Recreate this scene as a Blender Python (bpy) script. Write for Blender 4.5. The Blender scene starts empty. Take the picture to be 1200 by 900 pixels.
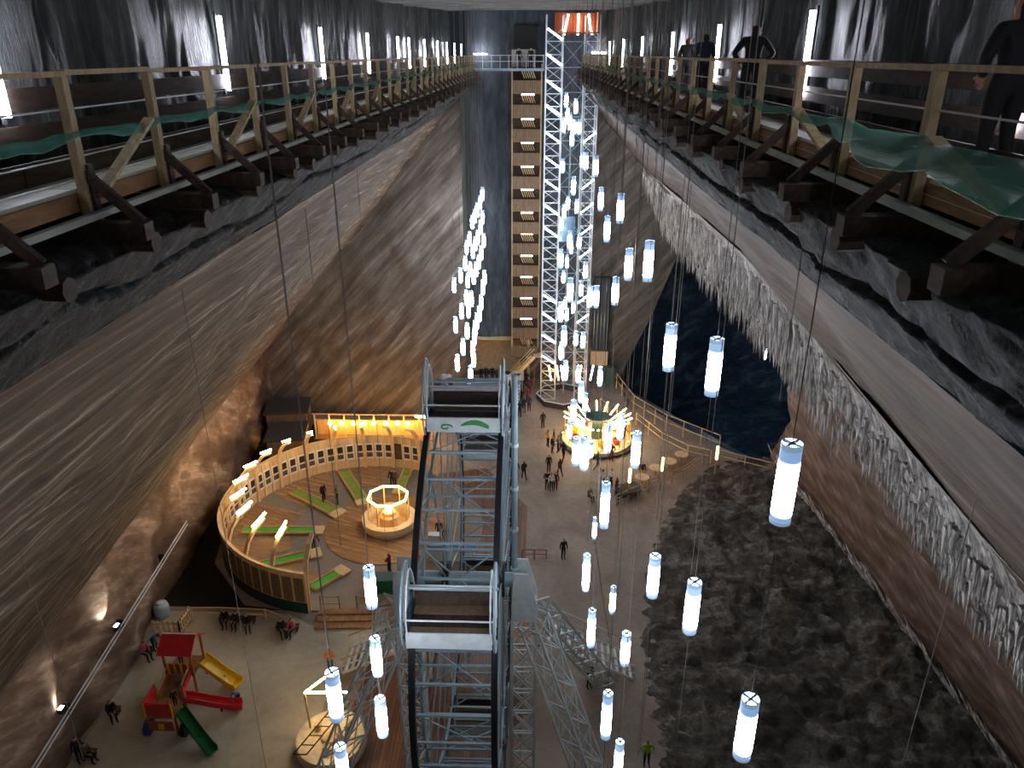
import bpy, bmesh, math, random
from mathutils import Vector, Matrix, noise as mnoise
random.seed(7)
R_ = math.radians
sc = bpy.context.scene
col = sc.collection

# ------------------------------------------------------------------ camera, world, exposure
EYE = 33.0                      # camera height above the cavern floor (metres)
FPX = 900.0                     # focal length in pixels of the 1200x900 frame
TH = math.atan(388 / 900.0)     # pitch below the horizon
PS = math.atan(30 / 900.0 * math.cos(TH))
FW = Vector((-math.sin(PS) * math.cos(TH), math.cos(PS) * math.cos(TH), -math.sin(TH)))
RT = Vector((math.cos(PS), math.sin(PS), 0))
UP = RT.cross(FW)
cd = bpy.data.cameras.new('camera')
cam = bpy.data.objects.new('camera', cd)
col.objects.link(cam)
cd.sensor_fit = 'HORIZONTAL'
cd.sensor_width = 36.0
cd.lens = 36.0 * FPX / 1200.0
cd.clip_start = 0.05
cd.clip_end = 400
cam.matrix_world = Matrix(((RT.x, UP.x, -FW.x, 0), (RT.y, UP.y, -FW.y, 0), (RT.z, UP.z, -FW.z, EYE), (0, 0, 0, 1)))
sc.camera = cam
w = bpy.data.worlds.new('world')
sc.world = w
w.use_nodes = True
w.node_tree.nodes['Background'].inputs[0].default_value = (0.05, 0.06, 0.08, 1)
w.node_tree.nodes['Background'].inputs[1].default_value = 0.2
sc.view_settings.view_transform = 'Standard'
sc.view_settings.look = 'None'
sc.view_settings.gamma = 1
sc.view_settings.use_curve_mapping = False
sc.view_settings.exposure = 0.5
LAMP_E = 46.0      # hanging lamp radiance
TUBE_E = 62.0      # gallery tube radiance
WARM_E = 48.0      # warm show lights


def P(x, y, z=None, Y=None, X=None):
    """the point of the place seen at photo pixel (x, y) on the plane z=, Y= or X="""
    r = FW + RT * ((x - 600) / FPX) - UP * ((y - 450) / FPX)
    if z is not None:
        t = (z - EYE) / r.z
    elif Y is not None:
        t = Y / r.y
    else:
        t = X / r.x
    return Vector((0, 0, EYE)) + r * t


def lin(h):
    h = h.lstrip('#')
    o = []
    for i in (0, 2, 4):
        c = int(h[i:i + 2], 16) / 255
        o.append(c / 12.92 if c <= 0.04045 else ((c + 0.055) / 1.055) ** 2.4)
    return (*o, 1)


# ------------------------------------------------------------------ materials
M = {}


def base_mat(name):
    m = bpy.data.materials.new(name)
    m.use_nodes = True
    M[name] = m
    nt = m.node_tree
    return m, nt, nt.nodes['Principled BSDF']


def nn(nt, t, **kw):
    n = nt.nodes.new(t)
    for k, v in kw.items():
        setattr(n, k, v)
    return n


def coords(nt, scale, rot=(0, 0, 0)):
    tc = nn(nt, 'ShaderNodeTexCoord')
    mp = nn(nt, 'ShaderNodeMapping')
    mp.inputs['Scale'].default_value = scale
    if any(rot):
        mr0 = nn(nt, 'ShaderNodeMapping')
        mr0.inputs['Rotation'].default_value = rot
        nt.links.new(tc.outputs['Object'], mr0.inputs[0])
        nt.links.new(mr0.outputs[0], mp.inputs[0])
    else:
        nt.links.new(tc.outputs['Object'], mp.inputs[0])
    return mp.outputs[0]


def ramp(nt, fac, stops):
    r = nn(nt, 'ShaderNodeValToRGB')
    els = r.color_ramp.elements
    while len(els) < len(stops):
        els.new(0.5)
    for e, (p, c) in zip(els, stops):
        e.position = p
        e.color = lin(c)
    nt.links.new(fac, r.inputs[0])
    return r.outputs[0]


def noise_n(nt, vec, scale, detail=6, rough=0.6, dist=0.0):
    n = nn(nt, 'ShaderNodeTexNoise')
    nt.links.new(vec, n.inputs['Vector'])
    n.inputs['Scale'].default_value = scale
    n.inputs['Detail'].default_value = detail
    n.inputs['Roughness'].default_value = rough
    n.inputs['Distortion'].default_value = dist
    return n.outputs['Fac']


def bump(nt, bs, h, strength, dist):
    b = nn(nt, 'ShaderNodeBump')
    b.inputs['Strength'].default_value = strength
    b.inputs['Distance'].default_value = dist
    nt.links.new(h, b.inputs['Height'])
    nt.links.new(b.outputs[0], bs.inputs['Normal'])


def plain(name, c, rough=0.6, metal=0.0, var=0.18, scale=3.0):
    """flat paint, metal or cloth with a little mottling"""
    m, nt, bs = base_mat(name)
    v = noise_n(nt, coords(nt, (1, 1, 1)), scale, 4)
    mx = nn(nt, 'ShaderNodeMix', data_type='RGBA', blend_type='MULTIPLY')
    mx.inputs[0].default_value = 1.0
    mx.inputs[6].default_value = lin(c)
    mr = nn(nt, 'ShaderNodeMapRange')
    mr.inputs['From Min'].default_value = 0.3
    mr.inputs['From Max'].default_value = 0.7
    mr.inputs['To Min'].default_value = 1 - var
    mr.inputs['To Max'].default_value = 1 + var * 0.4
    nt.links.new(v, mr.inputs[0])
    nt.links.new(mr.outputs[0], mx.inputs[7])
    nt.links.new(mx.outputs[2], bs.inputs['Base Color'])
    bs.inputs['Roughness'].default_value = rough
    bs.inputs['Metallic'].default_value = metal
    return m


def rock(name, stops, s1, rot=(0, 0, 0), scale=1.0, dist=0.6, b=0.6, bd=0.15, rough=0.85, fine=None, spec=0.3, ov=0.65):
    m, nt, bs = base_mat(name)
    v = coords(nt, s1, rot)
    n1 = noise_n(nt, v, scale, 9, 0.65, dist)
    c1 = ramp(nt, n1, stops)
    v2 = coords(nt, fine or (1, 1, 1))
    n2 = noise_n(nt, v2, 2.2, 8, 0.7, 0.3)
    mx = nn(nt, 'ShaderNodeMix', data_type='RGBA', blend_type='OVERLAY')
    mx.inputs[0].default_value = ov
    nt.links.new(c1, mx.inputs[6])
    nt.links.new(ramp(nt, n2, [(0.25, '#303030'), (0.75, '#cfcfcf')]), mx.inputs[7])
    nt.links.new(mx.outputs[2], bs.inputs['Base Color'])
    ad = nn(nt, 'ShaderNodeMath', operation='ADD')
    nt.links.new(n1, ad.inputs[0])
    nt.links.new(n2, ad.inputs[1])
    bump(nt, bs, ad.outputs[0], b, bd)
    bs.inputs['Roughness'].default_value = rough
    bs.inputs['Specular IOR Level'].default_value = spec
    return m


def marble(name, stops, mscale, wscale, dist, rot=(0, 0, 0), streak=(1, 1, 1), wt=0.16):
    """banded salt: folded wave bands over streaky noise"""
    m, nt, bs = base_mat(name)
    v = coords(nt, mscale, rot)
    wv = nn(nt, 'ShaderNodeTexWave')
    wv.inputs['Scale'].default_value = wscale
    wv.inputs['Distortion'].default_value = dist
    wv.inputs['Detail'].default_value = 5
    wv.inputs['Detail Scale'].default_value = 0.8
    wv.inputs['Detail Roughness'].default_value = 0.62
    nt.links.new(v, wv.inputs['Vector'])
    n2 = noise_n(nt, coords(nt, streak, rot), 1.0, 9, 0.7, 0.4)
    a = nn(nt, 'ShaderNodeMath', operation='MULTIPLY_ADD')
    a.inputs[1].default_value = wt
    nt.links.new(wv.outputs['Fac'], a.inputs[0])
    b2 = nn(nt, 'ShaderNodeMath', operation='MULTIPLY')
    b2.inputs[1].default_value = 1 - wt
    nt.links.new(n2, b2.inputs[0])
    nt.links.new(b2.outputs[0], a.inputs[2])
    nt.links.new(ramp(nt, a.outputs[0], stops), bs.inputs['Base Color'])
    bump(nt, bs, a.outputs[0], 0.35, 0.12)
    bs.inputs['Roughness'].default_value = 0.8
    bs.inputs['Specular IOR Level'].default_value = 0.3
    return m


def wood(name, dark, light, s=(6, 0.6, 6), rough=0.7, bumpy=0.25):
    m, nt, bs = base_mat(name)
    n = noise_n(nt, coords(nt, s), 1.5, 7, 0.65, 0.8)
    nt.links.new(ramp(nt, n, [(0.3, dark), (0.7, light)]), bs.inputs['Base Color'])
    bump(nt, bs, n, bumpy, 0.02)
    bs.inputs['Roughness'].default_value = rough
    return m


def plankmat(name, dark, light, gap, width, length, rot=0.0):
    """planked floor: narrow boards with dark joints"""
    m, nt, bs = base_mat(name)
    v = coords(nt, (1, 1, 1), (0, 0, rot))
    br = nn(nt, 'ShaderNodeTexBrick')
    br.inputs['Scale'].default_value = 1.0
    br.inputs['Brick Width'].default_value = length
    br.inputs['Row Height'].default_value = width
    br.inputs['Mortar Size'].default_value = 0.012
    br.inputs['Color1'].default_value = lin(dark)
    br.inputs['Color2'].default_value = lin(light)
    br.inputs['Mortar'].default_value = lin(gap)
    nt.links.new(v, br.inputs['Vector'])
    n = noise_n(nt, coords(nt, (0.5, 3, 1), (0, 0, rot)), 1.2, 7, 0.7)
    mx = nn(nt, 'ShaderNodeMix', data_type='RGBA', blend_type='OVERLAY')
    mx.inputs[0].default_value = 0.6
    nt.links.new(br.outputs['Color'], mx.inputs[6])
    nt.links.new(ramp(nt, n, [(0.3, '#404040'), (0.7, '#c8c8c8')]), mx.inputs[7])
    nt.links.new(mx.outputs[2], bs.inputs['Base Color'])
    bs.inputs['Roughness'].default_value = 0.55
    return m


def glow(name, c, e):
    m, nt, bs = base_mat(name)
    bs.inputs['Base Color'].default_value = lin(c)
    bs.inputs['Emission Color'].default_value = lin(c)
    bs.inputs['Emission Strength'].default_value = e
    bs.inputs['Roughness'].default_value = 0.4
    return m


rock('rock_gallery', [(0.3, '#1f2626'), (0.5, '#444c4a'), (0.62, '#7d8681'), (0.76, '#c8cfc9')], (3.0, 2.2, 0.3), scale=1.3, b=1.0, bd=0.3, rough=0.5, fine=(7, 7, 1.0), spec=0.45)
rock('rock_block', [(0.3, '#222526'), (0.52, '#4b4e4f'), (0.75, '#8a8e8e')], (2.2, 2.2, 0.7), scale=1.3, b=1.0, bd=0.3, rough=0.75, fine=(8, 8, 3.0))
marble('salt_slant', [(0.32, '#2a2119'), (0.47, '#4c3e31'), (0.56, '#64533f'), (0.68, '#a39180')], (1.1, 0.07, 1.1), 0.55, 8.0, streak=(4.2, 0.16, 4.2), wt=0.07)
marble('salt_low', [(0.22, '#3a2c22'), (0.45, '#5e4a3b'), (0.62, '#7a6452'), (0.78, '#b09b86')], (0.5, 0.16, 0.35), 0.42, 12.0, rot=(0.5, 0, 0), streak=(1.6, .3, 1.6), wt=0.3)
marble('salt_far', [(0.28, '#3a3430'), (0.45, '#575049'), (0.58, '#6c655d'), (0.75, '#9c948b')], (0.35, 1, 0.35), 0.5, 7.0, rot=(0, -0.75, 0), streak=(2.6, 1, .18), wt=0.12)
rock('rock_far', [(0.3, '#394047'), (0.55, '#596067'), (0.75, '#7c848b')], (0.6, 1, 0.12), scale=1.0, b=0.4, bd=0.1, fine=(1.5, 1, .3))
marble('salt_right', [(0.25, '#2c2520'), (0.45, '#463c35'), (0.6, '#5c5048'), (0.78, '#85796d')], (0.8, 0.10, 0.8), 0.5, 6.0, streak=(3.6, 0.16, 3.6), wt=0.07)
marble('salt_right_low', [(0.22, '#43362e'), (0.45, '#6a574b'), (0.6, '#836f62'), (0.78, '#b7a99c')], (0.5, 0.4, 0.14), 0.6, 6.0, rot=(0.35, 0, 0), streak=(1.5, 1.5, .3))
rock('salt_crust', [(0.32, '#6f675f'), (0.5, '#c3bfba'), (0.68, '#fbfaf6')], (3.0, 3.0, 0.55), scale=1.2, b=0.8, bd=0.2, fine=(5, 5, 1.0))
rock('rock_dark', [(0.3, '#37332e'), (0.5, '#6a645b'), (0.72, '#b5ada2')], (0.7, 0.7, 0.8), scale=1.0, b=1.0, bd=0.3, fine=(2.6, 2.6, 2.6), dist=0.7)
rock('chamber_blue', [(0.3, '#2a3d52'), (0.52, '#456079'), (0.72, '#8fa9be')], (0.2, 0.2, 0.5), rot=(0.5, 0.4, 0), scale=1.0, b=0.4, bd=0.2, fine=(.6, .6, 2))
rock('ceiling_rock', [(0.3, '#4d4f4a'), (0.55, '#7f807a'), (0.75, '#b9b9b2')], (0.25, 1.4, 1), scale=1.2, b=0.6, bd=0.15, fine=(1, 3, 1))
rock('floor_stone', [(0.3, '#7f7266'), (0.52, '#978a7d'), (0.75, '#a99b8c')], (0.25, 0.25, 0.25), scale=1.0, b=0.1, bd=0.03, rough=0.7, fine=(1.3, 1.3, 1.3), ov=0.3)
rock('floor_concrete', [(0.3, '#a39a84'), (0.52, '#b8ae96'), (0.75, '#c6bca4')], (0.25, 0.25, 0.25), scale=1.0, b=0.08, bd=0.02, rough=0.65, fine=(1.3, 1.3, 1.3), ov=0.2)
rock('painted_shade', [(0.3, '#141311'), (0.6, '#24221e')], (0.4, 0.4, 0.4), fine=(1, 1, 1))  # near-black tone standing in for shade on the ground
rock('bright_rock', [(0.3, '#8d8d86'), (0.7, '#e4e3da')], (0.6, 0.6, 0.6), fine=(2, 2, 2))
plankmat('stage_planks', '#94704a', '#b98f62', '#4c3420', 0.22, 3.5, 0.35)
plankmat('deck_planks', '#6c482f', '#8f6442', '#2f1f14', 0.2, 4.0, R_(90))
plain('stage_grey', '#7c7468', 0.7)
wood('timber_pale', '#7f6c4a', '#bda77c', (4, 4, 1))
wood('timber_brown', '#6b4a2c', '#a47a4e', (4, 1, 4))
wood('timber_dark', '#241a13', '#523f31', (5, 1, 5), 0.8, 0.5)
wood('panel_wood', '#bd9b6c', '#e6cba0', (3, 3, 0.5))
wood('panel_board', '#5d4c38', '#7d6850', (5, 5, .4))
wood('bench_pale', '#b89a6b', '#dcc398', (2, 2, 2))
plain('deck_sheet', '#b9bda9', 0.6)
plain('beam_grey', '#8b8f84', 0.7)
plain('white_paint', '#c9d2d4', 0.45)
plain('steel_blue', '#8fa6b0', 0.45, 0.2)
plain('steel_white', '#cfd7d7', 0.45, 0.1)
plain('steel_dark', '#14191f', 0.5, 0.2)
plain('cable', '#5d5a52', 0.6)
plain('cable_white', '#c7c9c6', 0.5)
plain('black', '#0d0d0e', 0.6)
nm_ = plain('green_net', '#4d9a86', 0.6)
nt = nm_.node_tree
tp_ = nn(nt, 'ShaderNodeBsdfTransparent')
mx_s = nn(nt, 'ShaderNodeMixShader')
mx_s.inputs[0].default_value = 0.5
nt.links.new(tp_.outputs[0], mx_s.inputs[1])
nt.links.new(nt.nodes['Principled BSDF'].outputs[0], mx_s.inputs[2])
nt.links.new(mx_s.outputs[0], nt.nodes['Material Output'].inputs[0])
plain('tarp_green', '#12352b', 0.7)
plain('turf', '#4fae3a', 0.9)
plain('turf_lane', '#7f9a3c', 0.9)
plain('lane_edge', '#c7a36b', 0.6)
plain('red_plastic', '#c8252a', 0.35)
plain('yellow_plastic', '#e8b90f', 0.35)
plain('green_plastic', '#0f6b3c', 0.35)
plain('blue_plastic', '#1e3d86', 0.35)
plain('orange_wood', '#a8542c', 0.5)
plain('orange_shroud', '#8f451c', 0.5)
plain('barrel_blue', '#9fb8bd', 0.4)
plain('logo_green', '#2c8a3a', 0.5)
plain('paper', '#e6dfd2', 0.6)
plain('photo_dark', '#2a211d', 0.5, var=0.6, scale=9)
plain('photo_grey', '#5d5148', 0.5, var=0.7, scale=11)
plain('dish_green', '#3d5f55', 0.35)
plain('counter_white', '#d9c9a5', 0.4)
plain('roof_dark', '#3a3531', 0.7)
plain('sign_pale', '#b9bca6', 0.6)
plain('glass_blue', '#5b7f96', 0.15, 0.3)
plain('skin', '#b98a6c', 0.6)
plain('skin_b', '#a3785c', 0.6)
plain('hair_dark', '#1d1612', 0.8)
plain('hair_brown', '#4b3320', 0.8)
plain('shoe', '#1a1818', 0.6)
for nm, c in dict(cl_black='#161719', cl_navy='#1d2536', cl_grey='#5b5f63', cl_red='#9c2230', cl_white='#cfd0cd', cl_blue='#2c58a0', cl_orange='#d8772c',
                  cl_green='#5f8f2f', cl_brown='#5a4434', cl_denim='#33455f', cl_wine='#5b2130', cl_lime='#8bc43a', cl_pink='#c25a74', cl_yellow='#c9a637').items():
    plain(nm, c, 0.85)
m, nt, bs = base_mat('lamp_core')          # frosted tube: the light source fills its middle and fades towards the ends
sx = nn(nt, 'ShaderNodeSeparateXYZ')
nt.links.new(coords(nt, (1, 1, 1)), sx.inputs[0])
mr = nn(nt, 'ShaderNodeMath', operation='ABSOLUTE')
ad = nn(nt, 'ShaderNodeMath', operation='ADD')
ad.inputs[1].default_value = 0.06
nt.links.new(sx.outputs[2], ad.inputs[0])
nt.links.new(ad.outputs[0], mr.inputs[0])
fo = nn(nt, 'ShaderNodeMapRange', interpolation_type='SMOOTHSTEP')
fo.inputs['From Min'].default_value = 0.27
fo.inputs['From Max'].default_value = 0.43
fo.inputs['To Min'].default_value = LAMP_E
fo.inputs['To Max'].default_value = 0.5
nt.links.new(mr.outputs[0], fo.inputs[0])
nt.links.new(fo.outputs[0], bs.inputs['Emission Strength'])
tint = nn(nt, 'ShaderNodeMapRange', interpolation_type='SMOOTHSTEP')
tint.inputs['From Min'].default_value = 0.36
tint.inputs['From Max'].default_value = 0.42
nt.links.new(mr.outputs[0], tint.inputs[0])
nt.links.new(ramp(nt, tint.outputs[0], [(0.0, '#eef3ff'), (1.0, '#94bdf0')]), bs.inputs['Emission Color'])
bs.inputs['Base Color'].default_value = lin('#cfdfe8')
glow('lamp_end', '#a4c2de', 0.35)
glow('tube_cool', '#efefff', TUBE_E)
glow('tube_stair', '#ffeedd', 9)
glow('tube_tower', '#cfe2ff', 12)
glow('tube_warm', '#ffd8a0', WARM_E)
glow('bulb_warm', '#ffb850', WARM_E * 1.6)
glow('tube_show', '#ffdca8', 22)
glow('bulb_small', '#ffc060', 14)
glow('tube_amber', '#ffb36b', 14)
glow('neon_ring', '#ffc468', 16)
glow('flood_face', '#fff4e6', 18)


# ------------------------------------------------------------------ mesh helpers
class MB:
    def __init__(s):
        s.v = []
        s.f = []
        s.m = []
        s.mi = 0

    def add(s, vs, fs):
        o = len(s.v)
        s.v += [tuple(x) for x in vs]
        s.f += [tuple(i + o for i in f) for f in fs]
        s.m += [s.mi] * len(fs)

    def box(s, c, d, rz=0.0, M4=None):
        x, y, z = d[0] / 2, d[1] / 2, d[2] / 2
        vs = [Vector((a * x, b * y, e * z)) for a in (-1, 1) for b in (-1, 1) for e in (-1, 1)]
        m = M4 if M4 is not None else Matrix.Translation(Vector(c)) @ Matrix.Rotation(rz, 4, 'Z')
        s.add([m @ q for q in vs], [(0, 1, 3, 2), (4, 6, 7, 5), (0, 4, 5, 1), (2, 3, 7, 6), (0, 2, 6, 4), (1, 5, 7, 3)])
        return s

    def bar(s, p, q, a, b=None, up=(0, 0, 1)):
        """square bar from p to q, a wide and b deep"""
        p, q = Vector(p), Vector(q)
        b = a if b is None else b
        d = (q - p)
        d.normalize()
        u = Vector(up)
        if abs(d.dot(u)) > 0.98:
            u = Vector((0, 1, 0))
        sx = d.cross(u).normalized() * (a / 2)
        sy = sx.cross(d).normalized() * (b / 2)
        vs = [p - sx - sy, p + sx - sy, p + sx + sy, p - sx + sy, q - sx - sy, q + sx - sy, q + sx + sy, q - sx + sy]
        s.add(vs, [(3, 2, 1, 0), (4, 5, 6, 7), (0, 1, 5, 4), (1, 2, 6, 5), (2, 3, 7, 6), (3, 0, 4, 7)])
        return s

    def tube(s, pts, r, n=8, caps=True):
        pts = [Vector(p) for p in pts]
        rs = r if isinstance(r, (list, tuple)) else [r] * len(pts)
        rings = []
        for i, p in enumerate(pts):
            d = (pts[min(i + 1, len(pts) - 1)] - pts[max(i - 1, 0)]).normalized()
            u = Vector((0, 0, 1)) if abs(d.z) < 0.95 else Vector((1, 0, 0))
            a = d.cross(u).normalized()
            b = d.cross(a).normalized()
            rings.append([p + (a * math.cos(2 * math.pi * k / n) + b * math.sin(2 * math.pi * k / n)) * rs[i] for k in range(n)])
        vs = [q for rg in rings for q in rg]
        fs = []
        for i in range(len(pts) - 1):
            for k in range(n):
                a0, a1 = i * n + k, i * n + (k + 1) % n
                fs.append((a0, a1, a1 + n, a0 + n))
        if caps:
            fs.append(tuple(range(n - 1, -1, -1)))
            fs.append(tuple((len(pts) - 1) * n + k for k in range(n)))
        s.add(vs, fs)
        return s

    def lathe(s, prof, n=32, c=(0, 0, 0), a0=0.0, a1=None):
        full = a1 is None
        a1 = 2 * math.pi if full else a1
        m = n if full else n + 1
        vs = []
        for i in range(m):
            a = a0 + (a1 - a0) * i / n
            for (r, z) in prof:
                vs.append((c[0] + r * math.cos(a), c[1] + r * math.sin(a), c[2] + z))
        k = len(prof)
        fs = []
        for i in range(n):
            j = (i + 1) % m
            for t in range(k - 1):
                fs.append((i * k + t, j * k + t, j * k + t + 1, i * k + t + 1))
        s.add(vs, fs)
        return s

    def poly(s, pts, z0, z1):
        """flat prism over a plan outline (counter-clockwise)"""
        n = len(pts)
        vs = [(p[0], p[1], z0) for p in pts] + [(p[0], p[1], z1) for p in pts]
        fs = [tuple(range(n - 1, -1, -1)), tuple(range(n, 2 * n))] + [(i, (i + 1) % n, (i + 1) % n + n, i + n) for i in range(n)]
        s.add(vs, fs)
        return s

    def mesh(s, name, mats, smooth=False):
        me = bpy.data.meshes.new(name)
        me.from_pydata(s.v, [], s.f)
        if isinstance(mats, str):
            mats = [mats]
        for q in mats:
            me.materials.append(M[q])
        if len(mats) > 1:
            me.polygons.foreach_set('material_index', s.m)
        if smooth:
            me.polygons.foreach_set('use_smooth', [True] * len(me.polygons))
        me.update()
        return me

    def build(s, name, mats, parent=None, smooth=False):
        return link(name, s.mesh(name, mats, smooth), parent)


def link(name, me, parent=None, loc=None, rot=None, scale=None):
    o = bpy.data.objects.new(name, me)
    col.objects.link(o)
    if parent is not None:
        o.parent = parent
    if loc is not None:
        o.location = loc
    if rot is not None:
        o.rotation_euler = rot
    if scale is not None:
        o.scale = scale
    return o


def tag(o, label, cat, group=None, kind=None):
    o['label'] = label
    o['category'] = cat
    if group:
        o['group'] = group
    if kind:
        o['kind'] = kind
    return o


def struct(o, label=None):
    o['kind'] = 'structure'
    if label:
        o['label'] = label
    return o


def thing(name, label, cat, loc=(0, 0, 0), rz=0.0, group=None):
    o = bpy.data.objects.new(name, None)
    o.empty_display_size = 0.2
    col.objects.link(o)
    o.location = loc
    o.rotation_euler = (0, 0, rz)
    return tag(o, label, cat, group)


def MBb(*a, **k):
    return MB().box(*a, **k)


NUM = ['first', 'second', 'third', 'fourth', 'fifth', 'sixth', 'seventh', 'eighth', 'ninth', 'tenth', 'eleventh', 'twelfth', 'thirteenth', 'fourteenth',
       'fifteenth', 'sixteenth', 'seventeenth', 'eighteenth', 'nineteenth']
TENS = {2: 'twent', 3: 'thirt', 4: 'fort', 5: 'fift'}


def ordn(i):
    if i < 19:
        return NUM[i]
    n = i + 1
    t, u = divmod(n, 10)
    return TENS[t] + ('ieth' if u == 0 else 'y-' + NUM[u - 1])


def lerp(a, b, t):
    return a + (b - a) * t


def fbm(p, oct_=5):
    return mnoise.fractal(Vector(p), 1.0, 2.0, oct_)


def grid(name, fn, us, vs, mats, smooth=True, flip=False):
    """surface fn(u, v) sampled on the grid us x vs"""
    V = [fn(u, v) for u in us for v in vs]
    n = len(vs)
    F = []
    for i in range(len(us) - 1):
        for j in range(n - 1):
            a = i * n + j
            q = (a, a + n, a + n + 1, a + 1)
            F.append(q[::-1] if flip else q)
    mb = MB()
    mb.add(V, F)
    return mb.build(name, mats, None, smooth)


def rng(a, b, n):
    return [a + (b - a) * i / (n - 1) for i in range(n)]


# ------------------------------------------------------------------ the cavern
YN, YF = -7.0, 78.0


def profile(pts, t):
    """point at parameter t (0..len-1) on a polyline of (x, z)"""
    i = min(int(t), len(pts) - 2)
    k = t - i
    return lerp(pts[i][0], pts[i + 1][0], k), lerp(pts[i][1], pts[i + 1][1], k)


# upper walls behind the galleries
def upper_left(u, v):
    n = fbm((v * 0.5, u * 0.2, 3.1), 3) * 0.22 + fbm((v * 3.6, u * 0.45, 9.0), 4) * 0.055
    return (-8.3 + n, v, u)


def upper_right(u, v):
    n = fbm((v * 0.5, u * 0.2, 13.1), 3) * 0.22 + fbm((v * 3.6, u * 0.45, 19.0), 4) * 0.055
    return (6.3 + n, v, u)


struct(grid('wall_left_upper', upper_left, rng(30.6, 38, 24), rng(YN, YF + .5, 700), 'rock_gallery'), 'grey fluted salt wall behind the left gallery')
struct(grid('wall_right_upper', upper_right, rng(30.6, 38, 24), rng(YN, YF + .5, 700), 'rock_gallery', flip=True), 'grey fluted salt wall behind the right gallery')
# overhanging blocks that carry the galleries
BL = [(-8.6, 30.85), (-5.9, 30.7), (-5.5, 30.5), (-6.4, 29.6), (-7.5, 28.6), (-8.2, 28.3)]
BR = [(6.6, 31.2), (4.0, 31.1), (3.7, 31.0), (4.25, 30.1), (4.95, 29.26), (5.6, 29.0)]


def block(prof, sd, seed):
    def fn(t, y):
        x, z = profile(prof, t)
        k = 0.0 if t < 1.0 else min(1.0, t - 1.0)
        n = fbm((y * 0.5, t * 0.9, seed)) * 0.14 + fbm((y * 3.2, t * 2.2, seed + 4), 5) * 0.10
        crack = abs(t - 2.9 - fbm((y * 0.25, seed, 0), 4) * 0.7)
        dx = 0.34 * max(0, 1 - crack / 0.14)
        x += sd * (-(n) * k + dx * k)
        return (x, y, z + n * 0.3)
    return fn


struct(grid('wall_left_block', block(BL, -1, 2.0), rng(0, 5, 64), rng(YN, YF + .4, 620), 'rock_block'), 'dark grey chiselled rock block under the left gallery')
struct(grid('wall_right_block', block(BR, 1, 22.0), rng(0, 5, 64), rng(YN, YF + .4, 620), 'rock_block', flip=True), 'dark grey chiselled rock block under the right gallery')


# slanted salt walls below
def lx(y):
    return lerp(-22.9, -25.3, (max(20, min(68, y)) - 25) / 43)


def left_slant(t, y):
    x, z = lerp(-7.5, lx(y), t), lerp(28.6, 7.6, t)
    n = fbm((t * 3.5, y * 0.09, 5.0)) * 0.45 * min(1, t * 6) * min(1, (1 - t) * 8) + fbm((t * 22, y * 0.12, 8.0), 4) * 0.10
    return (x - n * 0.7, y, z + n * 0.7)


def left_low(t, y):
    x, z = lerp(lx(y), lx(y) - 0.3, t), lerp(7.6, -0.6, t)
    n = fbm((t * 1.3, y * 0.16, 15.0)) * 0.5 * min(1, t * 5)
    return (x - n, y, z)


struct(grid('wall_left', left_slant, rng(0, 1, 90), rng(YN, 69, 240), 'salt_slant'), 'striped slanting salt wall on the left')
struct(grid('wall_left_lower', left_low, rng(0, 1, 26), rng(YN, 69, 150), 'salt_low'), 'brown banded salt wall at the left foot')
FR = (10.5, 22.3)      # lip of the right slope


def frz(y):
    """height of the lip along the cavern"""
    pts = [(-20, 22.5), (14, 22.5), (26, 23.2), (36, 23.6), (52, 23.2), (66, 22.7), (90, 22.3)]
    for (a, b), (c, d) in zip(pts, pts[1:]):
        if a <= y <= c:
            return lerp(b, d, (y - a) / (c - a))
    return 22.3


def rfx(y):
    return lerp(24.6, 21.6, (max(25, min(62, y)) - 29) / 31)


def right_slant(t, y):
    x, z = lerp(4.95, FR[0], t), lerp(29.26, frz(y), t)
    n = fbm((t * 2.0, y * 0.1, 35.0)) * 0.3 * min(1, t * 6) + fbm((t * 14, y * 0.14, 38.0), 4) * 0.06
    return (x + n * .8, y, z + n * .5)


def right_low(t, u):
    yb = lerp(31.0, 61.5, t) + fbm((t * 4, 3, 40.0), 4) * 1.2
    y = lerp(YN, yb, u)
    x, z = lerp(FR[0], rfx(y), t), lerp(frz(y), -0.8, t)
    n = fbm((t * 3.0, y * 0.2, 45.0)) * 0.5 * min(1, t * 6)
    return (x + n * .8, y, z + n * .4)


struct(grid('wall_right', right_slant, rng(0, 1, 40), rng(YN, YF, 260), 'salt_right', flip=True), 'smooth slanting salt wall on the right')
struct(grid('wall_right_lower', right_low, rng(0, 1, 60), rng(0, 1, 150), 'salt_right_low', flip=True), 'brown streaked salt wall at the right foot')


# white salt crust hanging from the lip of the right slope
def crust(t, y):
    ln = (0.17 if y < 30 else 0.13) + 0.09 * fbm((y * 0.35, 1.5, 50)) + 0.16 * abs(fbm((y * 3.1, 4.0, 51), 4))
    tt = -0.05 + t * ln * 1.25
    if tt < 0:
        x, z = lerp(FR[0], 4.95, -tt * 2.6), lerp(frz(y), 29.26, -tt * 2.6)
    else:
        x, z = lerp(FR[0], rfx(y), tt), lerp(frz(y), -0.8, tt)
    n = 0.40 + 0.20 * fbm((y * 2.4, t * 5, 52), 4)
    n *= (0.08 + 0.92 * max(0, min(1, tt / .05))) * max(0.0, 1 - t) ** 0.3
    return (x - n * .75, y, z - n * .4)


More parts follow.
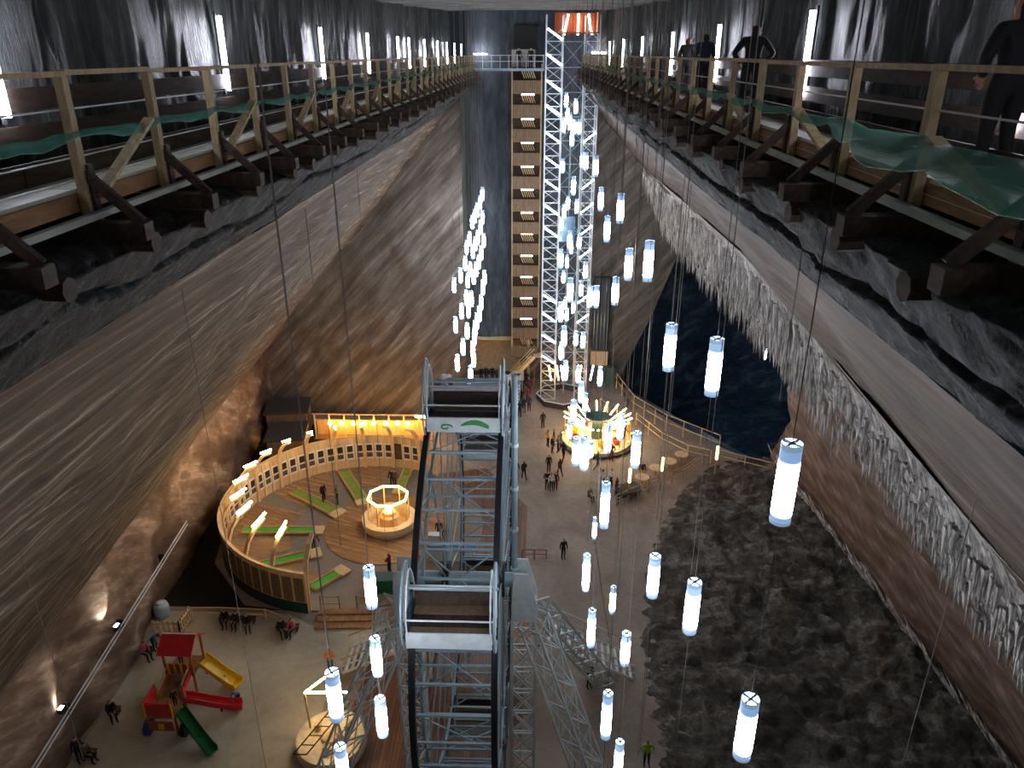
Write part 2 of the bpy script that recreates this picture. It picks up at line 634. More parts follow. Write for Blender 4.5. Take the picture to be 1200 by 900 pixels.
cr = grid('salt_crust', crust, rng(0, 1, 20), rng(YN + .3, YF - 0.3, 900), 'salt_crust', flip=True)
tag(cr, 'white icicle salt crust along the lip of the right wall', 'salt crust', kind='stuff')
mb = MB()
for i in range(1500):
    y = random.uniform(8, 76)
    t = random.uniform(-0.02, 0.22)
    x, z = lerp(FR[0], rfx(y), t) - 0.3, lerp(frz(y), -0.8, t) - 0.2
    L = random.uniform(0.3, 1.3) * (1.3 if y > 28 else 0.8)
    r = random.uniform(0.03, 0.09)
    mb.add([(x - r, y - r, z), (x + r, y - r, z), (x + r, y + r, z), (x - r, y + r, z), (x + .05, y, z - L)], [(0, 1, 4), (1, 2, 4), (2, 3, 4), (3, 0, 4)])
tag(mb.build('salt_icicles', 'salt_crust'), 'thin white salt icicles hanging from the right wall lip', 'salt icicles', kind='stuff')
mb = MB()
for i in range(700):      # salt patches at the foot of the right wall
    y = random.uniform(26, 58)
    k = random.random() ** 2
    if fbm((y * .35, 2, 60)) < 0.02 and k < .5:
        continue
    t = 0.99 - 0.14 * k
    x, z = lerp(FR[0], rfx(y), t) - 0.42, lerp(frz(y), -0.8, t)
    s = random.uniform(0.08, 0.26)
    ux, uz = (FR[0] - rfx(y)) / 25.0, (frz(y) + .8) / 25.0
    vs = []
    for a in rng(0, 5.24, 6):
        k2 = math.sin(a) * s * random.uniform(1.5, 4.0)
        vs.append((x + .12 + ux * k2, y + math.cos(a) * s + k2 * .6, z + uz * k2))
    vs.append((x + .02, y, z))
    mb.add(vs, [(a, (a + 1) % 6, 6) for a in range(6)])
tag(mb.build('salt_patches', 'salt_crust'), 'white salt patches along the foot of the right wall', 'salt patches', kind='stuff')


# far walls
def far_left(u, v):
    n = fbm((u * 0.3, v * 0.3, 70)) * 0.35
    return (u, 68.0 + n, v)


struct(grid('wall_far_left', far_left, rng(-26.5, -6.4, 60), rng(-0.6, 31.5, 60), 'salt_far', flip=True), 'brown banded salt end wall behind the curved stage')
struct(grid('wall_far_return', lambda u, v: (-6.4 + fbm((u, v * .3, 71)) * .12, u, v), rng(67.9, 79, 10), rng(3, 32, 40), 'rock_gallery'), 'pale rock edge beside the end wall')


def far_edge(z):
    pts = [(-1, 9.3), (1.4, 9.9), (8, 12.6), (14.4, 14.8), (20, 15.6), (40, 15.6)]
    for (a, b), (c, d) in zip(pts, pts[1:]):
        if a <= z <= c:
            return lerp(b, d, (z - a) / (c - a))
    return 15.6


def far_up(u, z):
    x = lerp(-6.6, 5.6, u)
    return (x, YF + fbm((x * 0.25, z * 0.2, 72)) * 0.3, z)


def far_right(u, z):
    x = lerp(5.6, far_edge(z), u)
    return (x, YF + fbm((x * 0.25, z * 0.2, 72)) * 0.3, z)


struct(grid('wall_far_right', far_right, rng(0, 1, 30), rng(4.4, 38, 60), 'salt_far', flip=True), 'brown grey rock end wall beside the dark chamber')
struct(grid('wall_far', far_up, rng(0, 1, 60), rng(4.4, 38, 60), 'rock_far', flip=True), 'blue grey rock end wall behind the stair tower')
struct(grid('wall_far_lower', lambda u, z: (lerp(-1.5, far_edge(z), u), YF + .1, z), rng(0, 1, 20), rng(-0.6, 4.5, 10), 'salt_far', flip=True), 'rock foot behind the elevator tower')
nb = MB()
nb.box((-4.2, 82.2, 2), (7.5, .3, 5.5)).box((-8.0, 80, 2), (.3, 4.6, 5.5)).box((-4.2, 80.2, 4.7), (7.5, 4.6, .4)).box((-0.6, 80, 2), (.3, 4.6, 5.5))
struct(nb.build('wall_niche', 'bench_pale'), 'warm lit niche under the end wall')
tag(MBb((-5.4, 81.9, 3.9), (1.8, .12, .12)).build('niche_lamp', 'tube_amber'), 'amber strip lamp in the niche under the end wall', 'lamp')


# ceiling
def ceil(u, v):
    return (u, v, EYE + 0.95 + 0.034 * v + fbm((u * 0.2, v * 0.5, 80)) * 0.10)


struct(grid('ceiling', ceil, rng(-9.5, 7.5, 24), rng(YN, YF + .5, 160), 'ceiling_rock', flip=True), 'rough grey rock ceiling')
struct(MBb((0, YN - .2, 18), (62, .4, 42)).build('wall_near', 'rock_block'), 'rock wall behind the viewpoint')

# side chamber with the dark lake
chp = [(9.6, 78.3), (14, 90), (27, 100), (46, 97), (60, 80), (62, 58), (52, 38), (34, 24), (24, 16)]
chs = [0]
for a, b in zip(chp, chp[1:]):
    chs.append(chs[-1] + math.dist(a, b))


def chamber(u, z):
    s = u * chs[-1]
    for i in range(len(chp) - 1):
        if s <= chs[i + 1] + 1e-6:
            k = (s - chs[i]) / (chs[i + 1] - chs[i])
            x, y = lerp(chp[i][0], chp[i + 1][0], k), lerp(chp[i][1], chp[i + 1][1], k)
            break
    n = fbm((u * 9, z * .12, 90)) * 1.6 * min(1, u * 12)
    k = max(0, (z + 12) / 40)
    return (x + (30 - x) * k * k * .35 * max(0, min(1, u * 5 - 1)) + n, y + (66 - y) * k * k * .35 * max(0, min(1, u * 5 - 1)) + abs(n) * .6, z)


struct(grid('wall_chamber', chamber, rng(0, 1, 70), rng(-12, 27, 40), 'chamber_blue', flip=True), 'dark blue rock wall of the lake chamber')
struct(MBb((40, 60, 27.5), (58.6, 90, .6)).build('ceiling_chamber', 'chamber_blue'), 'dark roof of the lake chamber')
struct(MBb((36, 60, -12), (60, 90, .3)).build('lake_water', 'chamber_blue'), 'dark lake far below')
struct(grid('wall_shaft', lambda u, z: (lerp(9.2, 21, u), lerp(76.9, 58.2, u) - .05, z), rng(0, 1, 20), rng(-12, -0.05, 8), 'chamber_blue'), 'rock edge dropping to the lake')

# floor
fl = MB()
fl.poly([(-27, YN), (26, YN), (26, 30), (24, 50), (21.5, 57.4), (17.2, 62.6), (12.5, 69.5), (9.2, 77), (9, 79), (-27, 79)], -0.6, 0.0)
struct(fl.build('floor', 'floor_stone'), 'pinkish grey stone floor of the cavern')


def slope_edge(y):
    pts = [(-8, 8.5), (20, 8.2), (28, 7.4), (35.7, 7.2), (44, 8.6), (50, 10.5), (55, 13.0), (59, 16.2), (61, 19)]
    for (a, b), (c, d) in zip(pts, pts[1:]):
        if a <= y <= c:
            return lerp(b, d, (y - a) / (c - a))
    return 19


def rock_slope(u, y):
    x = lerp(slope_edge(y) - .9, 26.5, u)
    h = min(1, u * 5) * 0.45 + 1.0 * u
    n = fbm((x * 0.35, y * 0.35, 100), 6)
    rid = mnoise.ridged_multi_fractal(Vector((x * 0.28, y * 0.5, 7)), 1.0, 2.1, 5, 1.0, 2.0)
    z = -0.06 + h * min(1, (61 - y) / 5) * (0.75 + 0.6 * n + 0.22 * rid) + min(1, u * 8 + .15) * 0.34 * fbm((x * 1.1, y * 1.9, 101), 5)
    return (x + 0.25 * fbm((x, y, 3), 3) * min(1, u * 9 + .4), y, z)


tag(grid('rock_outcrop', rock_slope, rng(0, 1, 150), rng(2, 60.5, 340), 'rock_dark', flip=True), 'rough dark rock outcrop covering the floor at lower right', 'rock', kind='structure')
struct(MB().poly([(-23.2, 14), (-11.3, 14), (-11.3, 34), (-9.2, 37.9), (-13.9, 37.9), (-15.5, 38.9), (-23.2, 38.9)], 0.0, 0.03).build('floor_playground', 'floor_concrete'), 'pale beige concrete floor under the play tower')
struct(MB().poly([(-11.2, 19), (-0.4, 19), (-0.4, 52), (-4, 58), (-11.2, 56), (-9, 38)], 0.0, 0.06).build('floor_wood', 'deck_planks'), 'brown plank floor around the big wheel')
struct(MB().poly([(-27, 39.5), (-15.6, 39.2), (-18.6, 39.6), (-22.3, 44), (-23.3, 49), (-22.2, 54), (-18, 58), (-18, 66), (-27, 66)], 0.0, 0.03).build('floor_shade_patch', 'painted_shade'), 'ground painted black as shade behind the curved wall')  # flat patch at floor level, the curved wall's shade painted in as colour

# ------------------------------------------------------------------ galleries


def gallery(side):
    L = side < 0
    xr = -5.75 if L else 4.1           # rail line
    xw = -8.2 if L else 6.2            # wall side
    zr, zd, zb = (32.74, 31.38, 31.08) if L else (32.83, 31.74, 31.46)
    sd = 1 if L else -1                # towards the cavern
    nm = 'left' if L else 'right'
    g = thing('gallery_walkway', f'timber gallery walkway with pale deck and post railing along the {nm} wall', 'walkway', (xr, 0, zd))
    sp = 2.22
    n = 37
    y0 = -5.75 if L else -4.75
    ys = [y0 + sp * k for k in range(n)]
    ys = [y for y in ys if y < 75.5]

    def loc(x, y, z):
        return Vector((x - xr, y, z - zd))
    post = MBb((0, 0, (zr + zb) / 2 - zd), (.11, .13, zr - zb)).mesh('post', 'timber_pale')
    low = MBb((sd * 0.02, 0.09, zb + .25 - zd), (.16, .12, .75)).mesh('post_foot', 'timber_dark')
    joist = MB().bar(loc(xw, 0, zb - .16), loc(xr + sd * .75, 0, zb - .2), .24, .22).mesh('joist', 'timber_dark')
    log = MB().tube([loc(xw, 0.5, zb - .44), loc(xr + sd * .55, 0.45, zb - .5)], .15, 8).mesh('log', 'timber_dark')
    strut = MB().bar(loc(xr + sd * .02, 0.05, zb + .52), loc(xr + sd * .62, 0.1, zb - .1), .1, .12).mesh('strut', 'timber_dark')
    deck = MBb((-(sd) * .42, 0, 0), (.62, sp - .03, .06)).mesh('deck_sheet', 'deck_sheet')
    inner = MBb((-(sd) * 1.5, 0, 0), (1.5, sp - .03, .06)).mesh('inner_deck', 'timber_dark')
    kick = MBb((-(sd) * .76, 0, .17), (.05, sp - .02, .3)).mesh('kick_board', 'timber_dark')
    fas = MBb((-sd * .1, 0, -.13), (.06, sp - .02, .22)).mesh('fascia_board', 'timber_brown')
    brace = MB().bar(loc(xr + sd * .1, .12, zb + .22), loc(xr + sd * .1, sp * .84, zr - .62), .05, .15, (1, 0, 0)).mesh('brace', 'timber_pale')
    toprail = MBb((0, 0, zr - zd + .03), (.15, sp, .06)).mesh('top_rail', 'timber_pale')
    for k, y in enumerate(ys):
        link('post', post, g, (0, y, 0))
        link('post_foot', low, g, (0, y, 0))
        link('joist', joist, g, (0, y, 0))
        link('log', log, g, (random.uniform(-.15, .15), y + random.uniform(-.3, .3), random.uniform(-.06, .04)))
        link('strut', strut, g, (0, y, 0))
        if y + sp < 77:
            link('deck_sheet', deck, g, (0, y + sp / 2, 0))
            link('inner_deck', inner, g, (0, y + sp / 2, 0))
            link('kick_board', kick, g, (0, y + sp / 2, 0))
            link('fascia_board', fas, g, (0, y + sp / 2, 0))
            link('top_rail', toprail, g, (0, y + sp / 2, random.uniform(-.012, .012)))
            if k % 2 == 1:
                link('brace', brace, g, (0, y, 0))
    yl = ys[-1] + .3
    MB().bar(loc(xr + sd * .16, y0, zb + .02), loc(xr + sd * .16, yl, zb + .02), .11, .08).build('edge_beam', 'beam_grey', g)
    for q, r in ((.38, .012), (.95, .010), (1.22, .012)):
        MB().tube([loc(xr - sd * .08, y0, zr - q), loc(xr - sd * .08, yl, zr - q)], r, 6).build('rail_cable', 'cable_white', g)
    for zz, hh in ((zd + .95, .34), (zd + .42, .3)):
        MBb(loc(xw + sd * .12, (y0 + yl) / 2, zz), (.06, yl - y0, hh)).build('wall_board', 'timber_dark', g)
    # sagging green net
    us = rng(y0, yl, 220)

    def net(u, v):
        ph = (u - y0) / sp
        sag = abs(math.sin(math.pi * ph))
        wd = 0.07 if L else (0.12 + 0.9 * max(0, min(1, (11.0 - u) / 3.5)))
        x = xr + sd * (0.07 + v * wd)
        z = zr - .62 - sag * .08 * (0.4 + v) - v * (0.05 if wd < .4 else 0.05) + fbm((u * 1.7, v * .8, side * 4)) * 0.05
        return (x, u, z)
    vs = rng(0, 1, 6)
    o = grid('safety_net', net, us, vs, 'green_net')
    o.modifiers.new('thick', 'SOLIDIFY').thickness = 0.012
    tag(o, f'green safety net slung along the {nm} gallery railing', 'net')
    # wall tubes
    if L:
        xs = [-8, 263, 378, 432, 467, 480, 498, 513, 524, 533, 541]
    else:
        xs = [1203, 945, 840, 787, 752, 730, 714, 703, 693, 688]
    for i, px in enumerate(xs):
        p = P(px, 66, X=(-8.0 if L else 6.0))
        t = thing('wall_tube_light', f'white tube light on the rock above the {nm} gallery, {ordn(i)} from the viewpoint', 'light', (p.x, p.y, 32.0), 0, 'gallery tube lights')
        MB().tube([(0, 0, .1), (0, 0, 1.85)], .05, 10).build('tube', 'tube_cool', t)
        MBb((-sd * .1, 0, .975), (.05, .12, 1.95)).build('bracket', 'black', t)
    for i, y in enumerate((-4.2, 3.0)):       # the row goes on beside the viewpoint
        t = thing('wall_tube_light', f'white tube light on the {nm} gallery wall ' + ('behind the viewpoint' if i == 0 else 'just beside the viewpoint'), 'light', (-8.0 if L else 6.0, y, 31.8), 0, 'gallery tube lights')
        MB().tube([(0, 0, .1), (0, 0, 1.85)], .05, 10).build('tube', 'tube_cool', t)
        MBb((-sd * .1, 0, .975), (.05, .12, 1.95)).build('bracket', 'black', t)
    return g


gallery(-1)
gallery(1)

# far bridge between the galleries
br = thing('foot_bridge', 'steel footbridge with railing joining the galleries before the stair tower', 'bridge', (-2.6, 75.4, 31.7))
MBb((0, 0, -.1), (6.4, 1.4, .2)).build('deck', 'steel_blue', br)
bp = MBb((0, -.65, .55), (.05, .05, 1.1)).mesh('post', 'steel_white')
for k in range(9):
    link('post', bp, br, (-3.1 + k * .78, 0, 0))
for z in (1.1, .6):
    MBb((0, -.65, z), (6.4, .05, .05)).build('rail', 'steel_white', br)
MBb((1.3, 2.3, .1), (2.2, .4, 3.0)).build('opening', 'bright_rock', br)
MBb((1.5, 2.35, 2.6), (2.2, .4, 2.0)).build('dark_door', 'black', br)
t = thing('passage_tube', 'horizontal tube light on the rock beyond the left gallery end', 'light', (-5.3, 77.3, 32.9))
MB().tube([(-.6, 0, 0), (.6, 0, 0)], .06, 8).build('tube', 'tube_cool', t)
t = thing('passage_tube', 'horizontal tube light beside the elevator top on the right gallery', 'light', (5.6, 77.3, 33.0))
MB().tube([(-.6, 0, 0), (.6, 0, 0)], .06, 8).build('tube', 'tube_cool', t)

# ------------------------------------------------------------------ stair tower
st = thing('stair_tower', 'narrow timber clad stair tower of thirteen storeys on the end wall', 'stair tower', (-0.95, 76.3, 0))
lv = [83, 112, 141, 169, 197, 224, 251, 276, 302, 327, 352, 376, 398]
zs = [P(615, y, Y=75.2).z for y in lv]
step = (zs[0] - zs[-1]) / 12
wd = 2.7
par = MBb((0, -1.0, 0), (wd, .08, step * .50)).mesh('parapet', 'panel_board')
batt = MBb((0, -1.06, 0), (.05, .05, step * .50)).mesh('batten', 'timber_brown')
slab = MBb((0, 0, 0), (wd, 2.0, .12)).mesh('landing', 'timber_brown')
ttube = MB().tube([(-.58, 0, 0), (.58, 0, 0)], .06, 8).mesh('tube', 'tube_stair')
fm = MB()
for k in range(6):
    fm.bar((-.5 + k * .2, -.75, .25 - 0.0), (-.22 + k * .2, -.6, -.45), .05)
flight = fm.mesh('stair_flight', 'bench_pale')
for i, z in enumerate(zs):
    link('tube', ttube, st, (.1, -.6, z + .06))
    link('stair_flight', flight, st, (0, 0, z - .2))
    p = link('parapet', par, st, (0, 0, z - step * .62))
    for k in range(7):
        link('batten', batt, p, (-wd / 2 + .15 + k * .4, 0, 0))
    link('landing', slab, st, (0, 0, z - step * .88))
    link('landing', slab, st, (0, 0, z + .2)) if i == 0 else None
for x in (-wd / 2, wd / 2):
    MBb((x, -1, 18.4), (.12, .12, 27.4)).build('corner_post', 'timber_pale', st)
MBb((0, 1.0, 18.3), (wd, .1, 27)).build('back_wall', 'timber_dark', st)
ls = thing('landing_stairs', 'yellowish open staircase leading down from the stair tower foot', 'stairs', (-0.95, 74.9, 0))
A, B = Vector((1.0, 0, 4.0)), Vector((-1.6, -.9, 1.4))
for dy in (-.5, .5):
    MB().bar(A + Vector((0, dy, 0)), B + Vector((0, dy, 0)), .08, .34).build('stringer', 'bench_pale', ls)
    MB().bar(A + Vector((0, dy, .9)), B + Vector((0, dy, .9)), .06).build('handrail', 'bench_pale', ls)
for k in range(11):
    q = A.lerp(B, k / 10)
    MBb(q, (.26, .95, .05)).build('tread', 'bench_pale', ls)
MBb((1.4, 0, 4.0), (1.0, 1.1, .12)).build('platform', 'bench_pale', ls)
for x, y in ((1.0, .4), (1.8, .4), (1.8, -.4)):
    MBb((x, y, 2.0), (.1, .1, 4.0)).build('leg', 'timber_brown', ls)
MBb((-1.4, -.9, .7), (.9, 1.1, 1.4)).build('lower_block', 'sign_pale', ls)

# ------------------------------------------------------------------ elevator tower
TX0, TX1, TY0, TY1 = 0.75, 5.35, 72.6, 75.2
et = thing('elevator_tower', 'tall steel lattice elevator tower with slanting tube lights', 'elevator tower', (3.0, 73.9, 0))
CW = 1.45
ox, oy = 3.0, 73.9
top = 36.0
for x in (TX0, TX0 + CW, TX1 - CW * .8, TX1):
    for y in (TY0, TY1):
        MBb((x - ox, y - oy, top / 2), (.11, .11, top)).build('chord', 'steel_white', et)
bay = 1.06
nb_ = int(top / bay)
for (xa, xb, nm_) in ((TX0, TX0 + CW, 0), (TX1 - CW * .8, TX1, 1)):
    w_ = xb - xa
    d1 = MB().bar((xa - ox, TY0 - oy, bay), (xb - ox, TY0 - oy, 0), .06).mesh('diagonal', 'steel_white')
    h1 = MB().bar((xa - ox, TY0 - oy, 0), (xb - ox, TY0 - oy, 0), .07).mesh('rung', 'steel_white')
    d2 = MB().bar((xa - ox, TY1 - oy, 0), (xb - ox, TY1 - oy, bay), .06).mesh('rear_diagonal', 'steel_blue')
    for k in range(nb_):
        link('diagonal', d1, et, (0, 0, k * bay))
        link('rung', h1, et, (0, 0, k * bay))
        link('rear_diagonal', d2, et, (0, 0, k * bay))
hb = MB().bar((TX0 + CW - ox, TY1 - oy, 0), (TX1 - CW * .8 - ox, TY1 - oy, 0), .08).mesh('cross_beam', 'steel_blue')
xb_ = MB().bar((TX0 + CW - ox, TY1 - oy, 0), (TX1 - CW * .8 - ox, TY1 - oy, 2.12), .06).bar((TX0 + CW - ox, TY1 - oy, 2.12), (TX1 - CW * .8 - ox, TY1 - oy, 0), .06).mesh('cross_brace', 'steel_blue')
for k in range(17):
    link('cross_beam', hb, et, (0, 0, k * 2.12))
    link('cross_brace', xb_, et, (0, 0, k * 2.12)) if k < 16 else None
tl = MB().tube([(TX0 + .1 - ox, TY0 - oy - .12, .42), (TX0 + CW - .1 - ox, TY0 - oy - .12, -.42)], .075, 8).mesh('tube_light', 'tube_tower')
tr = MB().tube([(TX1 - CW * .8 + .05 - ox, TY0 - oy - .12, -.42), (TX1 - .05 - ox, TY0 - oy - .12, .42)], .07, 8).mesh('tube_light', 'tube_tower')
for y in (40, 70, 100, 129, 161, 190, 217, 246, 272, 350, 372, 397, 421):
    link('tube_light', tl, et, (0, 0, P(645, y, Y=TY0).z))
for y in (161, 216, 244, 270, 297, 350, 373):
    link('tube_light', tr, et, (0, 0, P(690, y, Y=TY0).z))
MBb((TX0 + CW + .95 - ox, .5, 14), (.12, .12, 28)).build('guide_rail', 'steel_blue', et)
MBb((TX0 + CW + .8 - ox, .2, 17.5), (1.5, 1.4, 2.4)).build('cab', 'glass_blue', et)
tk = MB()
tk.box((0.35, .2, 34.6), (3.7, 2.4, .1)).box((0.35, 1.35, 35.4), (3.7, .1, 1.7)).box((2.2, .2, 35.4), (.1, 2.4, 1.7))
tk.build('top_shroud', 'orange_shroud', et)
ot = MBb((0, 0, 0), (.16, .16, 1.7)).mesh('shroud_tube', 'tube_stair')
for dx, a in ((-.5, -.2), (.55, 0), (1.6, .2)):
    link('shroud_tube', ot, et, (dx, 1.0, 35.3), (0, -a, 0))
MB().lathe([(2.7, 0), (2.7, .55), (2.55, .55), (2.55, 0)], 8, (0, -1.2, 0)).build('base_ring', 'roof_dark', et)
MB().lathe([(2.72, .6), (2.72, .68), (2.62, .68), (2.62, .6), (2.72, .6)], 8, (0, -1.2, 0)).build('base_rail', 'steel_white', et)
for i, (px, mt_) in enumerate(((643, 'tube_amber'), (652, 'tube_amber'), (657, 'tube_tower'), (678, 'tube_amber'), (692, 'tube_tower'))):
    p = P(px, 437, Y=72.2)
    MB().tube([p - Vector((ox, oy, 1.0 - .2)), p - Vector((ox - .25, oy, -.8))] if i in (3, 4) else [p - Vector((ox, oy, -.8)), p - Vector((ox - .25, oy, .8))], .08, 8).build('base_tube', mt_, et)
sd_ = thing('shaft_cabinet', 'tall dark blue ribbed shaft with wooden box below, beside the elevator tower', 'shaft', (7.0, 77.3, 0))
MBb((0, 0, 7.8), (1.7, .6, 8.0)).build('shaft', 'steel_dark', sd_)
for k in range(5):
    MBb((-.7 + k * .35, -.33, 7.8), (.05, .06, 8.0)).build('rib', 'glass_blue', sd_)
MBb((0, 0, 2.9), (1.8, .7, 1.6)).build('wood_box', 'panel_wood', sd_)
MBb((0, 0, 1.05), (1.8, .6, 2.1)).build('base_cabinet', 'roof_dark', sd_)
kb = tag(MBb((8.2, 76.4, 1.1), (.9, .8, 2.2)).box((8.2, 76.0, 1.5), (.7, .06, .9)).build('ticket_kiosk', 'dish_green'), 'small dark green kiosk at the head of the ramp railing', 'kiosk')
# ------------------------------------------------------------------ hanging lamps
LL, LR = 1.2, 0.138
lampm = MB().lathe([(LR, LL * z) for z in rng(-.47, .44, 14)], 16).mesh('shade', 'lamp_core', True)
topm = MB().lathe([(LR * 1.01, LL * .43), (LR * 1.01, LL * .5), (LR * .94, LL * .5), (LR * .94, LL * .43)], 16).mesh('upper_band', 'lamp_end')
botm = MB().lathe([(LR * 1.01, -LL * .46), (LR * 1.01, -LL * .5), (.001, -LL * .5)], 16).mesh('lower_band', 'lamp_end')
crm = MBb((0, 0, LL * .49), (LR * 1.9, .03, .03), R_(40)).box((0, 0, LL * .49), (LR * 1.9, .03, .03), R_(130)).mesh('cross_bracket', 'black')


def ztop(x, y):
    """height of the rock a cable at (x, y) hangs from"""
    if x > 10.5 and y > 32:
        return 27.2
    if x > 10.5:
        return 22.3 - (x - 10.5) * 1.8
    if x > 4.95:
        return 29.26 - (x - 4.95) * (29.26 - frz(y)) / 5.55
    if x > 3.7:
        return 31.0 - (x - 3.7) * 1.39
    if x < -7.5:
        return 28.6 - (-7.5 - x) * 1.2
    if x < -5.5:
        return 30.5 - (-5.5 - x) * 0.95
    return EYE + .95 + .034 * y


def lamp_at(px, py, lpx, label, group, xy=None, below=0.0, slim=1.0):
    if xy is None:
        d = 60.0
        for _ in range(12):       # distance at which the lamp has the length it has in the photo
            r = FW + RT * ((px - 600) / FPX) - UP * ((py - 450) / FPX)
            c = Vector((0, 0, EYE)) + r * d
            a, b = c + Vector((0, 0, LL / 2)), c - Vector((0, 0, LL / 2))

            def sy(q):
                v = q - Vector((0, 0, EYE))
                return -v.dot(UP) / v.dot(FW) * FPX
            L = abs(sy(b) - sy(a))
            d *= L / lpx
            d = min(d, 66.0 / r.y)
    else:
        c = P(px, py, Y=xy[1])
        c = Vector((xy[0], xy[1], c.z))
    zt = max(ztop(c.x, c.y), c.z + 1.0) + .3
    t = thing('hanging_lamp', label, 'lamp', c, 0, group)
    for nm2, me2 in (('shade', lampm), ('upper_band', topm), ('lower_band', botm), ('cross_bracket', crm)):
        link(nm2, me2, t, None, None, (slim, slim, 1))
    rc = 0.008 if c.y < 30 else 0.007
    MB().tube([(0, 0, LL * .49), (0, 0, zt - c.z)], rc, 5).build('cable', 'cable', t)
    if below:
        MB().tube([(0, 0, -LL * .5), (0, 0, -min(below, c.z - .3))], rc, 5).build('lower_cable', 'cable', t)
    return c


c1 = [(157, 60), (147, 95), (135, 125), (125, 150), (115, 175), (157, 155), (150, 195), (105, 240), (138, 235), (162, 248), (92, 275), (128, 262), (118, 292), (152, 300), (87, 340),
      (142, 335), (108, 365), (68, 390), (132, 365), (122, 395), (97, 410), (42, 430), (165, 400), (158, 440), (92, 480), (112, 485), (152, 500), (72, 535), (100, 530), (145, 545),
      (48, 590), (135, 575), (95, 615), (128, 605), (124, 640), (78, 680), (118, 690), (121, 728), (55, 745), (108, 790), (103, 850)]
left_l = sorted([(520 + u / 3.46, 210 + v / 3.46, lerp(15.5, 20, v / 850)) for u, v in c1], key=lambda q: q[1])
for i, (x, y, l) in enumerate(left_l):
    lamp_at(x, y, l, f'small white tube lamp, {ordn(i)} from the top in the cluster beside the stair tower', 'lamps clustered beside the stair tower')
c2 = [(151, 258, 62), (202, 290, 80), (158, 340, 60), (138, 392, 60), (171, 375, 65), (195, 400, 55), (220, 400, 85), (181, 465, 70), (132, 605, 55), (236, 575, 90), (255, 580, 95), (307, 605, 115),
      (189, 710, 100), (335, 780, 125), (437, 830, 155), (160, 800, 60), (140, 845, 65), (206, 818, 80), (125, 910, 55)]
c3 = [(170, 140, 95), (178, 180, 62), (219, 150, 80), (122, 240, 100), (155, 255, 55), (252, 300, 90), (136, 335, 60), (172, 405, 125), (230, 400, 80), (277, 440, 110), (311, 440, 115), (410, 410, 145),
      (367, 83, 135), (480, 270, 165), (145, 475, 55), (122, 520, 105), (188, 495, 65), (154, 535, 65), (139, 650, 110), (125, 725, 95), (201, 660, 80), (239, 670, 85), (147, 830, 100), (215, 850, 90), (330, 860, 100)]
mid = [(630 + u / 4.5, 60 + v / 4.5, l / 4.5) for u, v, l in c2] + [(630 + u / 4.5, 250 + v / 4.5, l / 4.5) for u, v, l in c3] + [(760, 306, 47)]
c4 = [(205, 200, 120), (228, 260, 110), (160, 310, 130), (138, 420, 100), (175, 545, 160), (225, 555, 190), (262, 535, 100), (362, 470, 160), (435, 400, 150), (527, 535, 200)]
mid += [(640 + u / 5, 420 + v / 5, l / 5) for u, v, l in c4]
mid.sort(key=lambda q: q[1])
for i, (x, y, l) in enumerate(mid):
    lamp_at(x, y, l, f'white tube lamp, {ordn(i)} from the top in the swarm before the elevator tower', 'lamps before the elevator tower')
big = [(785, 407, 54, 'blue white tube lamp before the dark chamber, nearer the elevator tower', 5), (837, 430, 66, 'large blue white tube lamp in the middle of the dark chamber mouth', 5),
       (709, 592, 52, 'slim tube lamp hanging below the carousel over the floor', 0), (697, 619, 25, 'short tube lamp just left of the slim one below the carousel', 6), (687, 671, 41, 'slim tube lamp above the wheel truss, beside the orange cable', 0),
       (718, 703, 31, 'small dim tube lamp between two slim lamps over the stairs', 5), (693, 736, 42, 'slim tube lamp at the upper end of the right boarding stairs', 0), (766, 675, 47, 'bright tube lamp over the edge of the dark rock outcrop', 6),
       (733, 760, 36, 'tube lamp over the foot of the right boarding stairs', 4), (811, 711, 58, 'tube lamp with visible cross bracket over the dark rock outcrop', 9), (711, 838, 52, 'tube lamp beside the slanting wheel leg, low in the view', 4),
       (725, 891, 44, 'tube lamp cut by the bottom edge beside the slanting wheel leg', 0), (434, 688, 46, 'blue tube lamp before the green box at the stage mouth', 0), (441, 769, 42, 'blue tube lamp over the left boarding stairs', 3),
       (392, 815, 54, 'blue tube lamp over the round kiosk at the bottom', 0), (447, 840, 42, 'blue tube lamp over the brown plank floor left of the wheel', 0), (401, 897, 44, 'blue tube lamp cut by the bottom edge over the round kiosk', 0)]
for x, y, l, lab, bl in big:
    lamp_at(x, y, l, lab, 'lamps hanging near the viewpoint', None, bl, 0.72 if 'slim' in lab or 'beside the slanting' in lab else 1.0)
c = lamp_at(921, 566, 92, 'largest frosted tube lamp, before the brown edge of the right wall', 'lamps hanging near the viewpoint', None, 0)
lamp_at(878, 853, 76, 'frosted tube lamp low over the rock outcrop, on the cable of the largest lamp', 'lamps hanging near the viewpoint', (c.x, c.y), 6)
for px, py, s, lab in ((893, 387, 10, 'tiny distant lamp inside the dark chamber, the upper one'), (897, 415, 18, 'small distant lamp inside the dark chamber, the lower one')):
    p = P(px, py, Y=84)
    t = thing('chamber_lamp', lab, 'lamp', p)
    link('shade', lampm, t, None, None, (.8, .8, s / 14))
    MB().tube([(0, 0, .6), (0, 0, 27.2 - p.z)], .02, 5).build('cable', 'cable', t)
